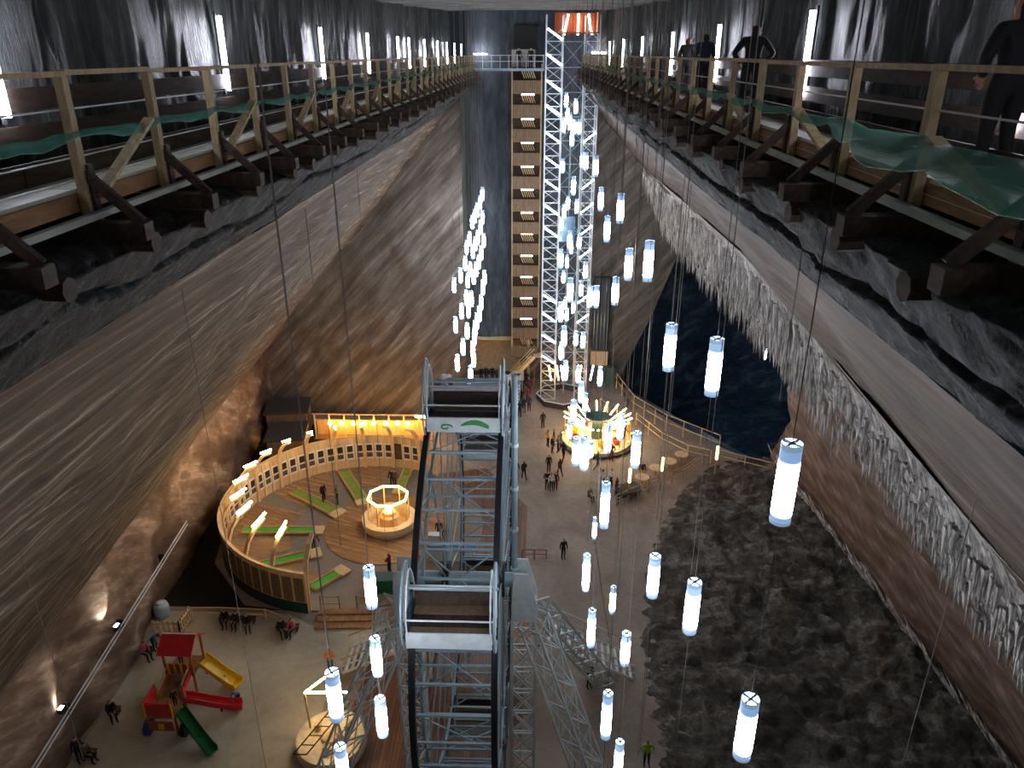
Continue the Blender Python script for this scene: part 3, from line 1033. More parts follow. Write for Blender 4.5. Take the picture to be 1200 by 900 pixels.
# bare cables
for i, (a, b, lab) in enumerate((((205, 280), (310, 900), 'long thin cable hanging past the curved wall end'), ((335, 262), (420, 640), 'thin cable hanging before the left wall and stage'), ((396, 190), (470, 640), 'thin cable hanging above the lit booth'),
                                ((28, 640), (92, 890), 'short thin cable hanging before the left wall pipes'), ((1183, 420), (1062, 898), 'pale cable hanging before the right wall foot'), ((958, 235), (905, 470), 'cable hanging before the white salt crust'),
                                ((790, 300), (779, 500), 'thin cable before the far edge of the dark chamber'), ((770, 590), (755, 880), 'thin cable hanging to the rock outcrop edge'), ((735, 470), (728, 700), 'thin cable beside the carousel'))):
    Yc = (16, 26, 34, 14, 11, 12, 40, 26, 38)[i]
    p, q = P(a[0], a[1], Y=Yc), P(b[0], b[1], Y=Yc)
    x = (p.x + q.x) / 2
    tag(MB().tube([(x, Yc, max(ztop(x, Yc), p.z) + .3), (x, Yc, max(q.z, .05))], .009 if Yc < 20 else .013, 5).build('hanging_cable', 'cable'), lab, 'cable', 'bare hanging cables')
tag(MB().tube([P(697, 632, z=9), P(705, 690, z=5), P(714, 745, z=2)], .03, 5).build('orange_cable', 'timber_pale'), 'orange cable running down to the right boarding stairs', 'cable')

# ------------------------------------------------------------------ big wheel
WX, WY, WZ, WR = -2.45, 27.0, 12.2, 9.9
HW = 1.32
fw = thing('ferris_wheel', 'big steel observation wheel with dark rims and lattice masts on the plank floor', 'ferris wheel', (WX, WY, 0))


def wp(ph, r, x):
    a = R_(ph)
    return Vector((x, -r * math.sin(a), WZ + r * math.cos(a)))


def ring(r, x, wd_, hg, n=72):
    m = MB()
    vs = []
    for k in range(n):
        a = k * 360 / n
        for (dr, dx) in ((-hg / 2, -wd_ / 2), (hg / 2, -wd_ / 2), (hg / 2, wd_ / 2), (-hg / 2, wd_ / 2)):
            vs.append(wp(a, r + dr, x + dx))
    fs = []
    for k in range(n):
        j = (k + 1) % n
        for e in range(4):
            g = (e + 1) % 4
            fs.append((k * 4 + e, j * 4 + e, j * 4 + g, k * 4 + g))
    m.add(vs, fs)
    return m


for s in (-1, 1):
    ring(WR - 1.2, s * HW, .20, .24).build('rim', 'steel_dark', fw)
    ring(WR - 2.5, s * (HW - .1), .10, .12).build('inner_rim', 'steel_blue', fw)
for k in range(48):
    a = k * 7.5
    MB().bar(wp(a, WR - 1.3, -HW), wp(a, WR - 1.3, HW), .08).build('cross_bar', 'steel_blue', fw)
    if k % 2 == 0:
        MB().bar(wp(a, WR - 2.5, -HW), wp(a, WR - 2.5, HW), .07).build('inner_bar', 'steel_blue', fw)
        for s in (-1, 1):
            MB().bar(wp(a, WR - 2.5, s * (HW - .1)), wp(a + 7.5, WR - 1.35, s * HW), .05).build('web_bar', 'steel_blue', fw)
            MB().bar(wp(a + 15, WR - 2.5, s * (HW - .1)), wp(a + 7.5, WR - 1.35, s * HW), .05).build('web_bar', 'steel_blue', fw)
    if k % 3 == 0:
        MB().bar(wp(a, WR - 2.4, -HW), wp(a + 15, WR - 2.4, HW), .04).bar(wp(a, WR - 2.4, HW), wp(a + 15, WR - 2.4, -HW), .04).build('cross_brace', 'steel_blue', fw)
        for s in (-1, 1):
            MB().tube([wp(a, .5, s * HW * .9), wp(a, WR - 2.5, s * (HW - .1))], .035, 6).build('spoke', 'steel_blue', fw)
MB().tube([(-3.1, 0, WZ), (2.25, 0, WZ)], .32, 16).build('axle', 'steel_blue', fw)
for s in (-1, 1):
    MB().tube([(s * HW * .8, 0, WZ), (s * HW, 0, WZ)], .75, 20).build('hub', 'steel_dark', fw)


def lattice(name, p, q, wdt, nb2, r, side_v, depth_v, mat):
    """four-chord lattice strut from p to q as a part with chords, rungs and diagonals as sub-parts"""
    p, q = Vector(p), Vector(q)
    m = MB()
    o = bpy.data.objects.new(name, None)
    col.objects.link(o)
    o.parent = fw
    sv, dv = Vector(side_v).normalized() * wdt / 2, Vector(depth_v).normalized() * wdt / 2
    cs = [(-1, -1), (1, -1), (1, 1), (-1, 1)]
    for a, b in cs:
        MB().bar(p + sv * a + dv * b, q + sv * a + dv * b, r * 2).build('chord', mat, o)
    for k in range(nb2 + 1):
        c = p.lerp(q, k / nb2)
        rg = MB()
        for i in range(4):
            a, b = cs[i], cs[(i + 1) % 4]
            rg.bar(c + sv * a[0] + dv * a[1], c + sv * b[0] + dv * b[1], r * 1.3)
        rg.build('rung_frame', mat, o)
        if k < nb2:
            d = p.lerp(q, (k + 1) / nb2)
            dg = MB()
            for i in range(4):
                a, b = cs[i], cs[(i + 1) % 4]
                dg.bar(c + sv * a[0] + dv * a[1], d + sv * b[0] + dv * b[1], r)
                dg.bar(d + sv * a[0] + dv * a[1], c + sv * b[0] + dv * b[1], r)
            dg.build('cross_brace', mat, o)
    return o


for s in (-1, 1):
    mx_ = 2.15 if s > 0 else -2.95
    lattice('mast', (mx_, 0, .1), (mx_, 0, 10.4), 1.05, 8, .05, (1, 0, 0), (0, 1, 0), 'steel_white')
    # gusset plates at the mast head, tapering to the axle
    for dy in (-.53, .53):
        vs = []
        for e in (-.03, .03):
            vs += [(mx_ - .55, dy + e, 10.4), (mx_ + .6, dy + e, 10.4), (mx_ + .6 * (1 if s > 0 else .6), dy + e, 11.2), (mx_ + .15, dy + e, 12.9), (mx_ - .45, dy + e, 12.9)]
        pl = MB()
        pl.add(vs, [(4, 3, 2, 1, 0), (5, 6, 7, 8, 9)] + [(i, (i + 1) % 5, (i + 1) % 5 + 5, i + 5) for i in range(5)])
        pl.build('gusset_plate', 'steel_white', fw)
    MBb((mx_ + .02, 0, 10.95), (1.1, 1.0, .08)).build('cap_plate', 'steel_white', fw)
    lattice('near_leg', (mx_ + s * .45, -.2, 10.2), (mx_ + s * 5.2, -7.0, .1), .95, 8, .045, (1, -.5 * s, 0), (.4 * s, .6, .7), 'steel_white')
    lattice('far_leg', (mx_ + s * .5, .2, 10.9), (mx_ + (4.6 if s > 0 else -.6), 6.4 if s > 0 else 9.5, .1), .85, 6, .045, (1, .5 * s, 0), (.4 * s, -.6, .7), 'steel_white')
MB().tube([(1.72, .3, 10.4), (1.72, .3, 21.6)], .13, 10).build('mast_tube', 'steel_blue', fw)
for z in (12.5, 14.5, 16.5, 18.5):
    MB().tube([(1.72, .3, z), (1.72, .3, z + .12)], .17, 10).build('collar', 'steel_white', fw)

# boarding platform and stairs on both sides
bd = thing('boarding_platform', 'steel boarding platform with stairs on both sides under the big wheel', 'platform', (WX, 34.0, 0))
MBb((0, .8, 2.7), (6.6, 2.6, .12)).build('platform', 'timber_brown', bd)
for s in (-1, 1):
    A, B = Vector((s * 3.3, .8, 2.7)), Vector((s * 8.4, .8, .1))
    tread = MBb((0, 0, 0), (.16, 2.0, .05)).mesh('tread', 'steel_white')
    for k in range(13):
        link('tread', tread, bd, A.lerp(B, (k + .5) / 13))
    for dy in (-1.0, 1.0):
        o = Vector((0, dy, 0))
        MB().bar(A + o, B + o, .06, .16).build('stringer', 'steel_white', bd)
        MB().bar(A + o + Vector((0, 0, 1)), B + o + Vector((0, 0, 1)), .06).build('handrail', 'timber_pale' if s < 0 else 'steel_white', bd)
        MB().bar(A + o + Vector((0, 0, .5)), B + o + Vector((0, 0, .5)), .04).build('mid_rail', 'steel_white', bd)
        for k in range(8):
            q = A.lerp(B, k / 7) + o
            MB().bar(q, q + Vector((0, 0, 1)), .045).build('baluster', 'steel_white', bd)
    for x in (1.2, 3.2):
        for y in (-.4, 2.0):
            MBb((s * x, y, 1.35), (.12, .12, 2.7)).build('leg', 'steel_white', bd)

# gondolas
GW = 2.75


def gondola(ph, label):
    c = Vector((WX, WY, 0)) + wp(ph, WR - .2, 0)
    g = thing('gondola', label, 'gondola', c - Vector((0, 0, .5)), 0, 'gondolas of the big wheel')
    MBb((0, 0, -.45), (GW - .2, 1.5, .08)).build('floor', 'timber_dark', g)
    fp = MB()
    fp.box((0, -.82, -.2), (GW - .16, .06, .56)).build('front_panel', 'white_paint', g)
    MBb((0, .82, .1), (GW - .16, .06, .8)).build('back_panel', 'white_paint', g)
    for y, z in ((-.5, -.15), (.52, -.15)):
        MBb((0, y, z), (GW - .3, .38, .06)).build('bench', 'panel_board', g)
    MBb((0, .72, .15), (GW - .3, .06, .5)).build('seat_back', 'timber_dark', g)
    for y in (-.82, .82):
        MB().tube([(-GW / 2, y, .55), (GW / 2, y, .55)], .03, 6).build('grab_rail', 'steel_white', g)
    for s in (-1, 1):
        hoop = []
        for k in range(33):
            a = 2 * math.pi * k / 32
            hoop.append((s * GW / 2, 1.1 * math.cos(a) * (1 - .25 * max(0, math.sin(a))), .45 + 1.5 * math.sin(a)))
        h = MB().tube(hoop, .04, 6, False).build('side_hoop', 'steel_blue', g)
        h2 = [(s * (GW / 2 - .12), p[1] * .8, .45 + (p[2] - .45) * .84) for p in hoop]
        MB().tube(h2, .03, 6, False).build('inner_hoop', 'steel_white', h)
        for y in (-.5, -.17, .17, .5):
            zt = .45 + 1.5 * math.sqrt(max(0, 1 - (y / .9) ** 2)) * .92
            MB().tube([(s * GW / 2, y, -.5), (s * GW / 2, y, zt)], .022, 6).build('spindle', 'steel_white', h)
        MBb((s * (GW / 2 - .05), 0, 0), (.04, 1.5, .7)).build('side_panel', 'glass_blue', g)
    MB().tube([(-GW / 2 - .1, 0, 1.1), (GW / 2 + .1, 0, 1.1)], .05, 8).build('pivot_bar', 'steel_blue', g)
    if ph > 20:
        return g
    # green leaf and swirl on the front panel
    n = 14
    lf = MB()
    up = [(-.1 + 1.0 * i / n, .22 * math.sin(math.pi * i / n) ** .8) for i in range(n + 1)]
    dn = [(-.1 + 1.0 * i / n, .10 * math.sin(math.pi * i / n) - .10 * (i / n)) for i in range(n + 1)]
    vs = [(x, -.857, -.2 + z) for x, z in up] + [(x, -.857, -.24 + z) for x, z in dn]
    lf.add(vs, [(i, n + 1 + i, n + 2 + i, i + 1) for i in range(n)])
    lf.build('leaf_emblem', 'logo_green', g)
    sw = [(-.62 + .23 * math.cos(a) * (1 - a / 9), -.86, -.28 + .12 * math.sin(a) * (1 - a / 9)) for a in rng(0, 6.5, 20)]
    MB().tube(sw, .03, 5).build('swirl_emblem', 'logo_green', g)
    return g


for k in range(7):
    ph = 12 + 45 * k
    lab = {0: 'uppermost gondola with white front panel and green leaf emblem, at the wheel top', 1: 'nearest gondola with open brown plank floor seen from above',
           7: 'gondola just behind the uppermost one on the wheel', 6: 'gondola on the far upper side of the wheel, low behind the leaf panel',
           5: 'gondola on the far lower side of the wheel above the boarding platform', 2: 'gondola on the near lower side of the wheel below the nearest one',
           3: 'gondola at the very bottom of the wheel, nearer side', 4: 'gondola at the wheel bottom by the boarding platform'}[k]
    gondola(ph, lab)

# ------------------------------------------------------------------ curved exhibition wall
AC = Vector((-13.1, 48.5, 0))
AR = 9.5
A0, A1 = 58, 263
cw = thing('curved_wall', 'curved timber exhibition wall of upright panels around the plank stage', 'wall panels', AC)
NP = 41
WH = 2.9


def ap(deg, r, z):
    a = R_(deg)
    return Vector((r * math.cos(a), r * math.sin(a), z))


dA = (A1 - A0) / NP
seg = 2 * AR * math.sin(R_(dA) / 2)
panel = MBb((0, 0, WH / 2 + .1), (.09, seg - .05, WH)).mesh('wall_panel', 'panel_wood')
stile = MBb((0, 0, WH / 2), (.16, .12, WH + .1)).mesh('stile', 'panel_wood')
skirt = MBb((.1, 0, .35), (.05, seg + .03, .85)).mesh('tarp_skirt', 'tarp_green')
caprail = MBb((0, 0, WH + .14), (.2, seg + .02, .08)).mesh('cap_rail', 'bench_pale')
for k in range(NP):
    a = A0 + dA * (k + .5)
    link('wall_panel', panel, cw, ap(a, AR, 0), (0, 0, R_(a)))
    link('cap_rail', caprail, cw, ap(a, AR, 0), (0, 0, R_(a)))
    link('stile', stile, cw, ap(A0 + dA * k, AR - .05, 0), (0, 0, R_(A0 + dA * k)))
    if k > 20:
        link('tarp_skirt', skirt, cw, ap(a, AR, 0), (0, 0, R_(a)))
        ob = MBb((.07, 0, 1.75), (.04, seg * .8, 1.8)).mesh('outer_board', 'panel_board') if k == 21 else ob
        link('outer_board', ob, cw, ap(a, AR, 0), (0, 0, R_(a)))
link('stile', stile, cw, ap(A1, AR, 0), (0, 0, R_(A1)))
ribm = MB()
pr = [(0, 0.0), (-.02, 1.6), (-.1, 2.9), (-.4, 3.7), (-1.0, 4.4), (-1.8, 4.85)]
for (a, b) in zip(pr, pr[1:]):
    ribm.bar((a[0] - .15, 0, a[1]), (b[0] - .15, 0, b[1]), .16, .28, (0, 1, 0))
ribm = ribm.mesh('rib', 'panel_wood')
ribl = MB().bar((-1.0, 0, 4.62), (-2.1, 0, 5.2), .13, .09, (0, 1, 0)).mesh('rib_light', 'tube_warm')
for k, a in enumerate([A0 + dA * q for q in (2, 5, 8, 11, 14, 17, 20, 23, 26, 29, 32, 35, 38, 41)]):
    o = link('rib', ribm, cw, ap(a, AR, 0), (0, 0, R_(a)))
    if 2 <= k <= 12:
        link('rib_light', ribl, o)
# posters
pa = [A0 + dA * (k + .5) for k in range(1, 30)]
for i, a in enumerate(pa):
    lab = f'white framed poster with two dark photographs on the curved wall, {ordn(i)} from its wheel end'
    big_ = (i == 3)
    if big_:
        lab = 'large all dark poster on the curved wall, among the white framed ones'
    t = thing('poster', lab, 'poster', AC + ap(a, AR - .1, 1.1), R_(a), 'posters on the curved wall')
    MBb((0, 0, .55), (.04, .66 if not big_ else .68, 1.45)).build('sheet', 'paper' if not big_ else 'photo_dark', t)
    if not big_:
        MBb((-.025, 0, .85), (.02, .46, .58)).build('upper_photo', 'photo_dark', t)
        MBb((-.025, 0, .2), (.02, .5, .42)).build('lower_photo', 'photo_grey', t)
    else:
        MBb((-.025, 0, .55), (.02, .56, 1.2)).build('upper_photo', 'photo_grey', t)
# stage floor
struct(MB().lathe([(.01, .10), (AR - .1, .10), (AR - .1, 0)], 64, AC).build('floor_stage', 'stage_grey'), 'grey floor ring of the curved stage')
struct(MB().lathe([(.01, .16), (4.6, .16), (4.6, .10)], 56, (-10.9, 48.6, 0)).build('floor_stage_disc', 'stage_planks'), 'round plank stage in the middle')
wedge = 0
for a0_, a1_, r0 in ((84, 112, 6.0), (118, 150, 5.4), (160, 190, 5.0), (194, 214, 5.0), (218, 238, 5.2), (241, 258, 5.6)):
    struct(MB().lathe([(r0, .10), (r0, .15), (AR - .4, .15), (AR - .4, .10)], 12, AC, R_(a0_), R_(a1_)).build('floor_wedge', 'stage_planks'), 'raised plank wedge of the stage floor')
# mini golf lanes
lanes = [((344, 576), (392, 600), .75, 'turf_lane', 'curved yellow green mini golf lane on the stage, beside the posters'), ((403, 553), (424, 586), .7, 'turf_lane', 'two step yellow green mini golf lane near the middle posters'),
         ((478, 551), (469, 573), .55, 'turf_lane', 'narrow yellow green mini golf lane by the wheel'), ((284, 622), (368, 622), .55, 'turf', 'bright green mini golf lane nearest the left posters'),
         ((303, 664), (364, 650), .6, 'turf', 'bright green mini golf lane under the dark rib'), ((366, 690), (396, 672), .6, 'turf', 'bright green mini golf lane by the open end of the curved wall')]
for i, (a, b, wd_, mt_, lab) in enumerate(lanes):
    p, q = P(a[0], a[1], z=.2), P(b[0], b[1], z=.2)
    d = (q - p)
    t = thing('golf_lane', lab, 'golf lane', p, math.atan2(d.y, d.x), 'mini golf lanes')
    L = d.length
    MBb((L / 2, 0, 0.03), (L, wd_ + .3, .06)).build('base', 'lane_edge', t)
    for k in range(3 if mt_ == 'turf_lane' else 1):
        n = 3 if mt_ == 'turf_lane' else 1
        MBb((L * (k + .5) / n, (.12 if k == 1 and i == 0 else 0), .08), (L / n - .12, wd_, .05)).build('turf', mt_, t)
    for s in (-1, 1):
        MBb((L / 2, s * (wd_ / 2 + .1), .1), (L, .08, .14)).build('kerb', 'lane_edge', t)
    MBb((L + .35, 0, .06), (.8, wd_ + .5, .1)).build('end_tray', 'bench_pale', t)

# octagonal lit booth on the stage
bo = thing('round_booth', 'round lit booth with octagonal glowing frame on the plank stage', 'booth', (-10.75, 48.9, .16))
MB().lathe([(1.9, 0), (2.05, .35), (2.05, .75), (1.55, .8), (1.5, .4), (1.5, 0)], 40).build('counter', 'counter_white', bo)
MB().lathe([(.01, .05), (1.5, .05)], 24).build('floor', 'bench_pale', bo)
for k in range(8):
    a, b = k * 45 + 22.5, k * 45 + 67.5
    MB().bar(ap(a, 1.55, .7), ap(a, 1.5, 2.5), .09).build('post', 'counter_white', bo)
    MB().bar(ap(a, 1.5, 2.55), ap(b, 1.5, 2.55), .11).build('glowing_beam', 'neon_ring', bo)
MB().lathe([(.75, .05), (.75, .9), (.55, 1.0), (.5, 1.25), (.01, 1.3)], 12).build('inner_stand', 'panel_wood', bo)
MB().lathe([(.01, 1.5), (.25, 1.45), (.25, 1.3), (.01, 1.3)], 12).build('inner_lamp', 'bulb_warm', bo)

# round kiosk at the bottom
ko = thing('round_kiosk', 'round cream kiosk counter with bent light tubes and ladder truss, bottom of the view', 'kiosk', P(390, 878, z=0))
MB().lathe([(.01, .85), (1.1, .85), (1.35, .9), (1.75, .9), (1.8, .45), (1.65, 0)], 40).build('counter', 'counter_white', ko)
MB().lathe([(.55, .86), (.5, 1.05), (.2, 1.1), (.01, 1.1)], 20).build('centre_dish', 'bench_pale', ko)
for (p, q) in (((-1.3, .6, 3.2), (.2, 1.6, 3.9)), ((-1.3, .6, 3.2), (.9, .5, 3.4))):
    MB().tube([p, q], .05, 8).build('light_tube', 'tube_warm', ko)
MB().tube([(-1.2, .5, .9), (-1.3, .6, 3.2)], .05, 6).build('pole', 'timber_pale', ko)
for dx in (-.3, .35):
    MB().bar((-1.2 + dx, -1.4, 1.2), (.6 + dx, 1.0, 2.4), .05).build('ladder_rail', 'black', ko)
for k in range(7):
    q = Vector((-1.2, -1.4, 1.2)).lerp(Vector((.6, 1.0, 2.4)), k / 6)
    MB().bar(q + Vector((-.3, 0, 0)), q + Vector((.35, 0, 0)), .04).build('ladder_rung', 'black', ko)
for a in (30, 150, 270):
    MBb(ap(a, .9, 1.1), (.3, .3, .35)).build('stool', 'bench_pale', ko)

# lit pavilion behind the curved wall
PV = Vector((-14.6, 63.2, 0))
pv = thing('pavilion', 'low warm lit pavilion with a row of bulbs behind the curved wall', 'pavilion', PV)
MBb((0, .7, .75), (11.2, .12, 1.5)).build('back_wall', 'panel_wood', pv)
MBb((0, .35, .06), (11.4, 1.4, .12)).build('floor', 'timber_brown', pv)
MBb((0, .72, 1.56), (11.4, .2, .1)).build('cap', 'bench_pale', pv)
for x in rng(-5.5, 5.5, 9):
    MBb((x, -.2, 1.3), (.12, .12, 2.6)).build('post', 'panel_wood', pv)
MBb((0, -.2, 2.6), (11.4, .1, .1)).build('beam', 'panel_wood', pv)
bulb = MB().lathe([(.01, -.2), (.14, -.12), (.2, 0), (.14, .12), (.01, .2)], 10).mesh('bulb', 'bulb_warm', True)
for px in (387, 400, 414, 427, 438, 452, 466, 478):
    p = P(px, 496, Y=62.8)
    link('bulb', bulb, pv, p - PV)
MB().tube([P(487, 488, Y=62.9) - PV, P(507, 489, Y=62.9) - PV], .1, 8).build('strip_light', 'bulb_warm', pv)
for i, (cx, cy, sx, sy_, h, lab) in enumerate(((-21.6, 59.6, 3.0, 3.2, 2.4, 'dark flat roofed hut behind the curved wall posters'), (-22.9, 64.4, 3.6, 3.0, 2.6, 'dark flat roofed hut in the corner of the end wall'))):
    t = thing('flat_hut', lab, 'hut', (cx, cy, 0), 0.15)
    MBb((0, 0, h / 2), (sx, sy_, h)).build('wall', 'panel_board', t)
    MBb((0, 0, h + .1), (sx + .4, sy_ + .4, .2)).build('roof', 'roof_dark', t)
    MBb((sx / 2 + .02, -.4, 1.0), (.06, .9, 2.0)).build('door', 'timber_dark', t)

# ------------------------------------------------------------------ carousel
cc = P(699, 517, z=0)
ca = thing('carousel', 'round glowing carousel with radiating light tubes and a green dish', 'carousel', cc)
MB().lathe([(.01, .45), (2.9, .45), (3.2, .4), (3.25, 0)], 40).build('platform', 'counter_white', ca)
MB().lathe([(3.3, 0), (3.3, .25), (3.5, .25), (3.5, 0)], 40).build('step_ring', 'roof_dark', ca)
MB().lathe([(.5, .45), (.45, 2.0), (1.1, 2.5), (1.15, 2.6), (.9, 2.55), (.01, 2.35)], 24).build('dish', 'dish_green', ca)
for k in range(18):
    a = k * 20 + 8
    MB().tube([ap(a, 1.2, 1.7), ap(a, 3.1, 2.7)], .06, 8).build('light_tube', 'tube_show', ca)
    MB().tube([ap(a, 3.0, .45), ap(a, 3.0, 2.5)], .035, 6).build('post', 'yellow_plastic', ca)
for k in range(9):
    a = k * 40
    o = MB().lathe([(.01, .0), (.3, .05), (.42, .3), (.4, .55), (.34, .55), (.3, .2), (.01, .15)], 12).build('seat_tub', ('red_plastic', 'yellow_plastic', 'orange_wood')[k % 3], ca)
    o.location = ap(a, 2.2, .47)
for k in range(12):
    MB().lathe([(.01, -.08), (.09, 0), (.01, .08)], 8, ap(k * 30, 3.15, .85)).build('bulb', 'bulb_small', ca)

# ------------------------------------------------------------------ railings, tables, lamps on the right


def fence(name, label, pts, h, mat, gap=1.4, rails=(1.0, .5), rad=.05):
    t = thing(name, label, 'railing', pts[0])
    o = Vector(pts[0])
    for a, b in zip(pts, pts[1:]):
        a, b = Vector(a) - o, Vector(b) - o
        n = max(1, int((b - a).length / gap))
        for k in range(n + (1 if b + o == Vector(pts[-1]) else 0)):
            q = a.lerp(b, k / n)
            MBb(q + Vector((0, 0, h / 2)), (rad * 1.6, rad * 1.6, h)).build('post', mat, t)
        for r in rails:
            MB().bar(a + Vector((0, 0, h * r)), b + Vector((0, 0, h * r)), rad * 1.3).build('rail', mat, t)
    return t


fence('pit_railing', 'tall white railing along the rim of the dark lake chamber', [P(722, 455, z=0), P(742, 482, z=0), P(780, 505, z=0), P(842, 530, z=0)], 1.7, 'bench_pale', 1.6, (1.0, .55))
fence('ramp_railing', 'white double railing beside the ramp behind the carousel', [P(745, 498, z=0), P(775, 522, z=0), P(805, 537, z=0), P(832, 543, z=0)], 1.3, 'bench_pale', 1.6, (1.0, .55))
fence('edge_railing', 'pale railing above the dark rock outcrop edge', [P(842, 540, z=0), P(872, 548, z=0), P(905, 556, z=0)], 1.1, 'bench_pale', 1.4, (1.0, .5))
fence('terrace_fence', 'wooden fence around the table terrace above the rock outcrop', [P(722, 594, z=0), P(760, 577, z=0), P(800, 560, z=0), P(822, 545, z=0)], 1.1, 'timber_pale', 1.2, (1.0, .7, .4))
fence('carousel_stair_rail', 'thin railing of the steps behind the carousel', [P(703, 478, z=0), P(712, 486, z=0)], 1.1, 'bench_pale', .9)
for i, (x, y, lab) in enumerate(((837, 560, 'tall amber tube lamp post at the ramp corner'), (774, 574, 'amber tube lamp post on the terrace fence'), (736, 588, 'short pale tube lamp post at the terrace end'))):
    p = P(x, y, z=0)
    t = thing('lamp_post', lab, 'lamp post', p, 0, 'terrace lamp posts')
    MBb((0, 0, .9), (.12, .12, 1.8)).build('pole', 'timber_pale', t)
    MB().tube([(0, 0, 1.8), (0, 0, 3.0)], .1, 8).build('tube', 'tube_amber', t)
for i, (x, y) in enumerate(((768, 557), (784, 549), (798, 541), (752, 568))):
    t = thing('terrace_table', f'round wooden table on the terrace, {ordn(i)} from the fence gate', 'table', P(x, y, z=0), 0, 'terrace tables')
    MB().lathe([(.01, .78), (.6, .78), (.6, .72), (.01, .72)], 18).build('table_top', 'panel_wood', t)
    MB().tube([(0, 0, 0), (0, 0, .74)], .05, 8).build('stem', 'timber_brown', t)
    for a in (40, 160, 280):
        s = MB().lathe([(.01, .45), (.2, .45), (.2, .4), (.01, .4)], 10, ap(a, .85, 0)).build('stool_seat', 'timber_brown', t)
        MB().tube([ap(a, .85, 0), ap(a, .85, .42)], .04, 6).build('stool_leg', 'timber_brown', s)
tag(MBb(P(737, 574, z=.4), (1.6, .9, .8), .4).box(P(737, 574, z=.86), (1.8, 1.1, .08), .4).build('terrace_counter', 'roof_dark'), 'dark low counter at the end of the terrace fence', 'counter')
gp = thing('entry_steps', 'white open steps with sign board beside the queue', 'steps', P(603, 478, z=0))
for k in range(7):
    MBb((0, k * .42, .18 + k * .2), (1.0, .4, .06)).build('tread', 'white_paint', gp)
for s in (-.5, .5):
    MB().bar((s, 0, .1), (s, 2.9, 1.5), .06, .2).build('stringer', 'steel_blue', gp)
    MB().bar((s, 0, 1.1), (s, 2.9, 2.5), .05).build('handrail', 'steel_white', gp)
MBb((.2, 3.2, 2.2), (1.3, .1, 1.0)).build('sign_board', 'sign_pale', gp)
MBb((.2, 3.14, 2.35), (.7, .02, .22)).build('sign_mark', 'black', gp)
for s in (-.3, .7):
    MBb((s, 3.25, .9), (.08, .08, 1.8)).build('sign_post', 'steel_blue', gp)
fence('queue_railing', 'steel railing along the queue from the steps to the wheel', [P(598, 500, z=0), P(601, 560, z=0), P(604, 640, z=0)], 1.1, 'steel_blue', 1.6)
fence('centre_floor_fence', 'small wooden barrier beside the wheel gusset on the grey floor', [P(612, 655, z=0), P(640, 655, z=0)], .8, 'timber_brown', .6)
cn = thing('ticket_counter', 'grey ticket counter seen through the wheel lattice', 'counter', P(530, 655, z=0))
MBb((0, 0, .5), (3.2, .8, 1.0)).build('body', 'steel_white', cn)
MBb((0, 0, 1.04), (3.4, 1.0, .08)).build('top', 'glass_blue', cn)
MBb((-1.2, .2, 1.5), (.9, .5, .9)).build('display', 'white_paint', cn)
gb = thing('green_box', 'low green box counter at the stage mouth beside the wheel', 'box', P(450, 692, z=0), .1)
MBb((0, 0, .55), (1.9, .9, 1.1)).build('body', 'green_plastic', gb)
MBb((0, 0, 1.13), (2.0, 1.0, .07)).build('top', 'dish_green', gb)
dk = thing('ramp_deck', 'low wooden entrance deck with railing below the curved wall end', 'deck', P(405, 728, z=0), .05)
for k in range(3):
    MBb((0, -.5 + k * .55, .1 + k * .08), (3.6, .55, .1)).build('board', 'timber_brown', dk)
for x in (-1.7, -.5, .6, 1.7):
    MBb((x, .9, .7), (.08, .08, 1.2)).build('post', 'timber_pale', dk)
for z in (1.2, .7):
    MBb((-1.1, .9, z), (1.3, .06, .06)).build('rail', 'timber_pale', dk)
    MBb((1.15, .9, z), (1.2, .06, .06)).build('rail', 'timber_pale', dk)

# ------------------------------------------------------------------ left foot: playground and clutter
pg = thing('playground_tower', 'wooden play tower with red roof and yellow, red and green slides', 'playground', P(205, 825, z=0), 0)
O = pg.location.copy()


def PG(x, y, z):
    return P(x, y, z=z) - O


def slab_quad(name, mat, a, b, c, d, th=.06, parent=pg):
    a, b, c, d = map(Vector, (a, b, c, d))
    n = (b - a).cross(d - a).normalized() * th
    m = MB()
    m.add([a, b, c, d, a + n, b + n, c + n, d + n], [(3, 2, 1, 0), (4, 5, 6, 7), (0, 1, 5, 4), (1, 2, 6, 5), (2, 3, 7, 6), (3, 0, 4, 7)])
    return m.build(name, mat, parent)


def slide(mat, top, bot, wdt):
    d = bot - top
    s = Vector((-d.y, d.x, 0)).normalized() * wdt / 2
    pts = [top, top.lerp(bot, .12) + Vector((0, 0, .05)), top.lerp(bot, .45) - Vector((0, 0, .08)), top.lerp(bot, .85) - Vector((0, 0, .12)), bot]
    m = MB()
    sec = []
    for p in pts:
        sec.append([p - s + Vector((0, 0, .3)), p - s, p + s, p + s + Vector((0, 0, .3)), p + s * 1.12 + Vector((0, 0, .3)), p + s * 1.12 - Vector((0, 0, .07)), p - s * 1.12 - Vector((0, 0, .07)), p - s * 1.12 + Vector((0, 0, .3))])
    vs = [q for r in sec for q in r]
    fs = []
    for i in range(len(pts) - 1):
        for e in range(8):
            g = (e + 1) % 8
            fs.append((i * 8 + e, i * 8 + g, i * 8 + 8 + g, i * 8 + 8 + e))
    m.add(vs, fs + [tuple(range(8)), tuple(range(len(vs) - 1, len(vs) - 9, -1))])
    m.build('slide', mat, pg)
    MBb(top.lerp(bot, .6) - Vector((0, 0, (top.lerp(bot, .6).z) / 2 + .05)), (.07, .07, max(.2, top.lerp(bot, .6).z))).build('slide_leg', 'steel_dark', pg)


cxs = [PG(207, 795, .0), PG(238, 795, 0), PG(182, 862, 0), PG(212, 868, 0)]
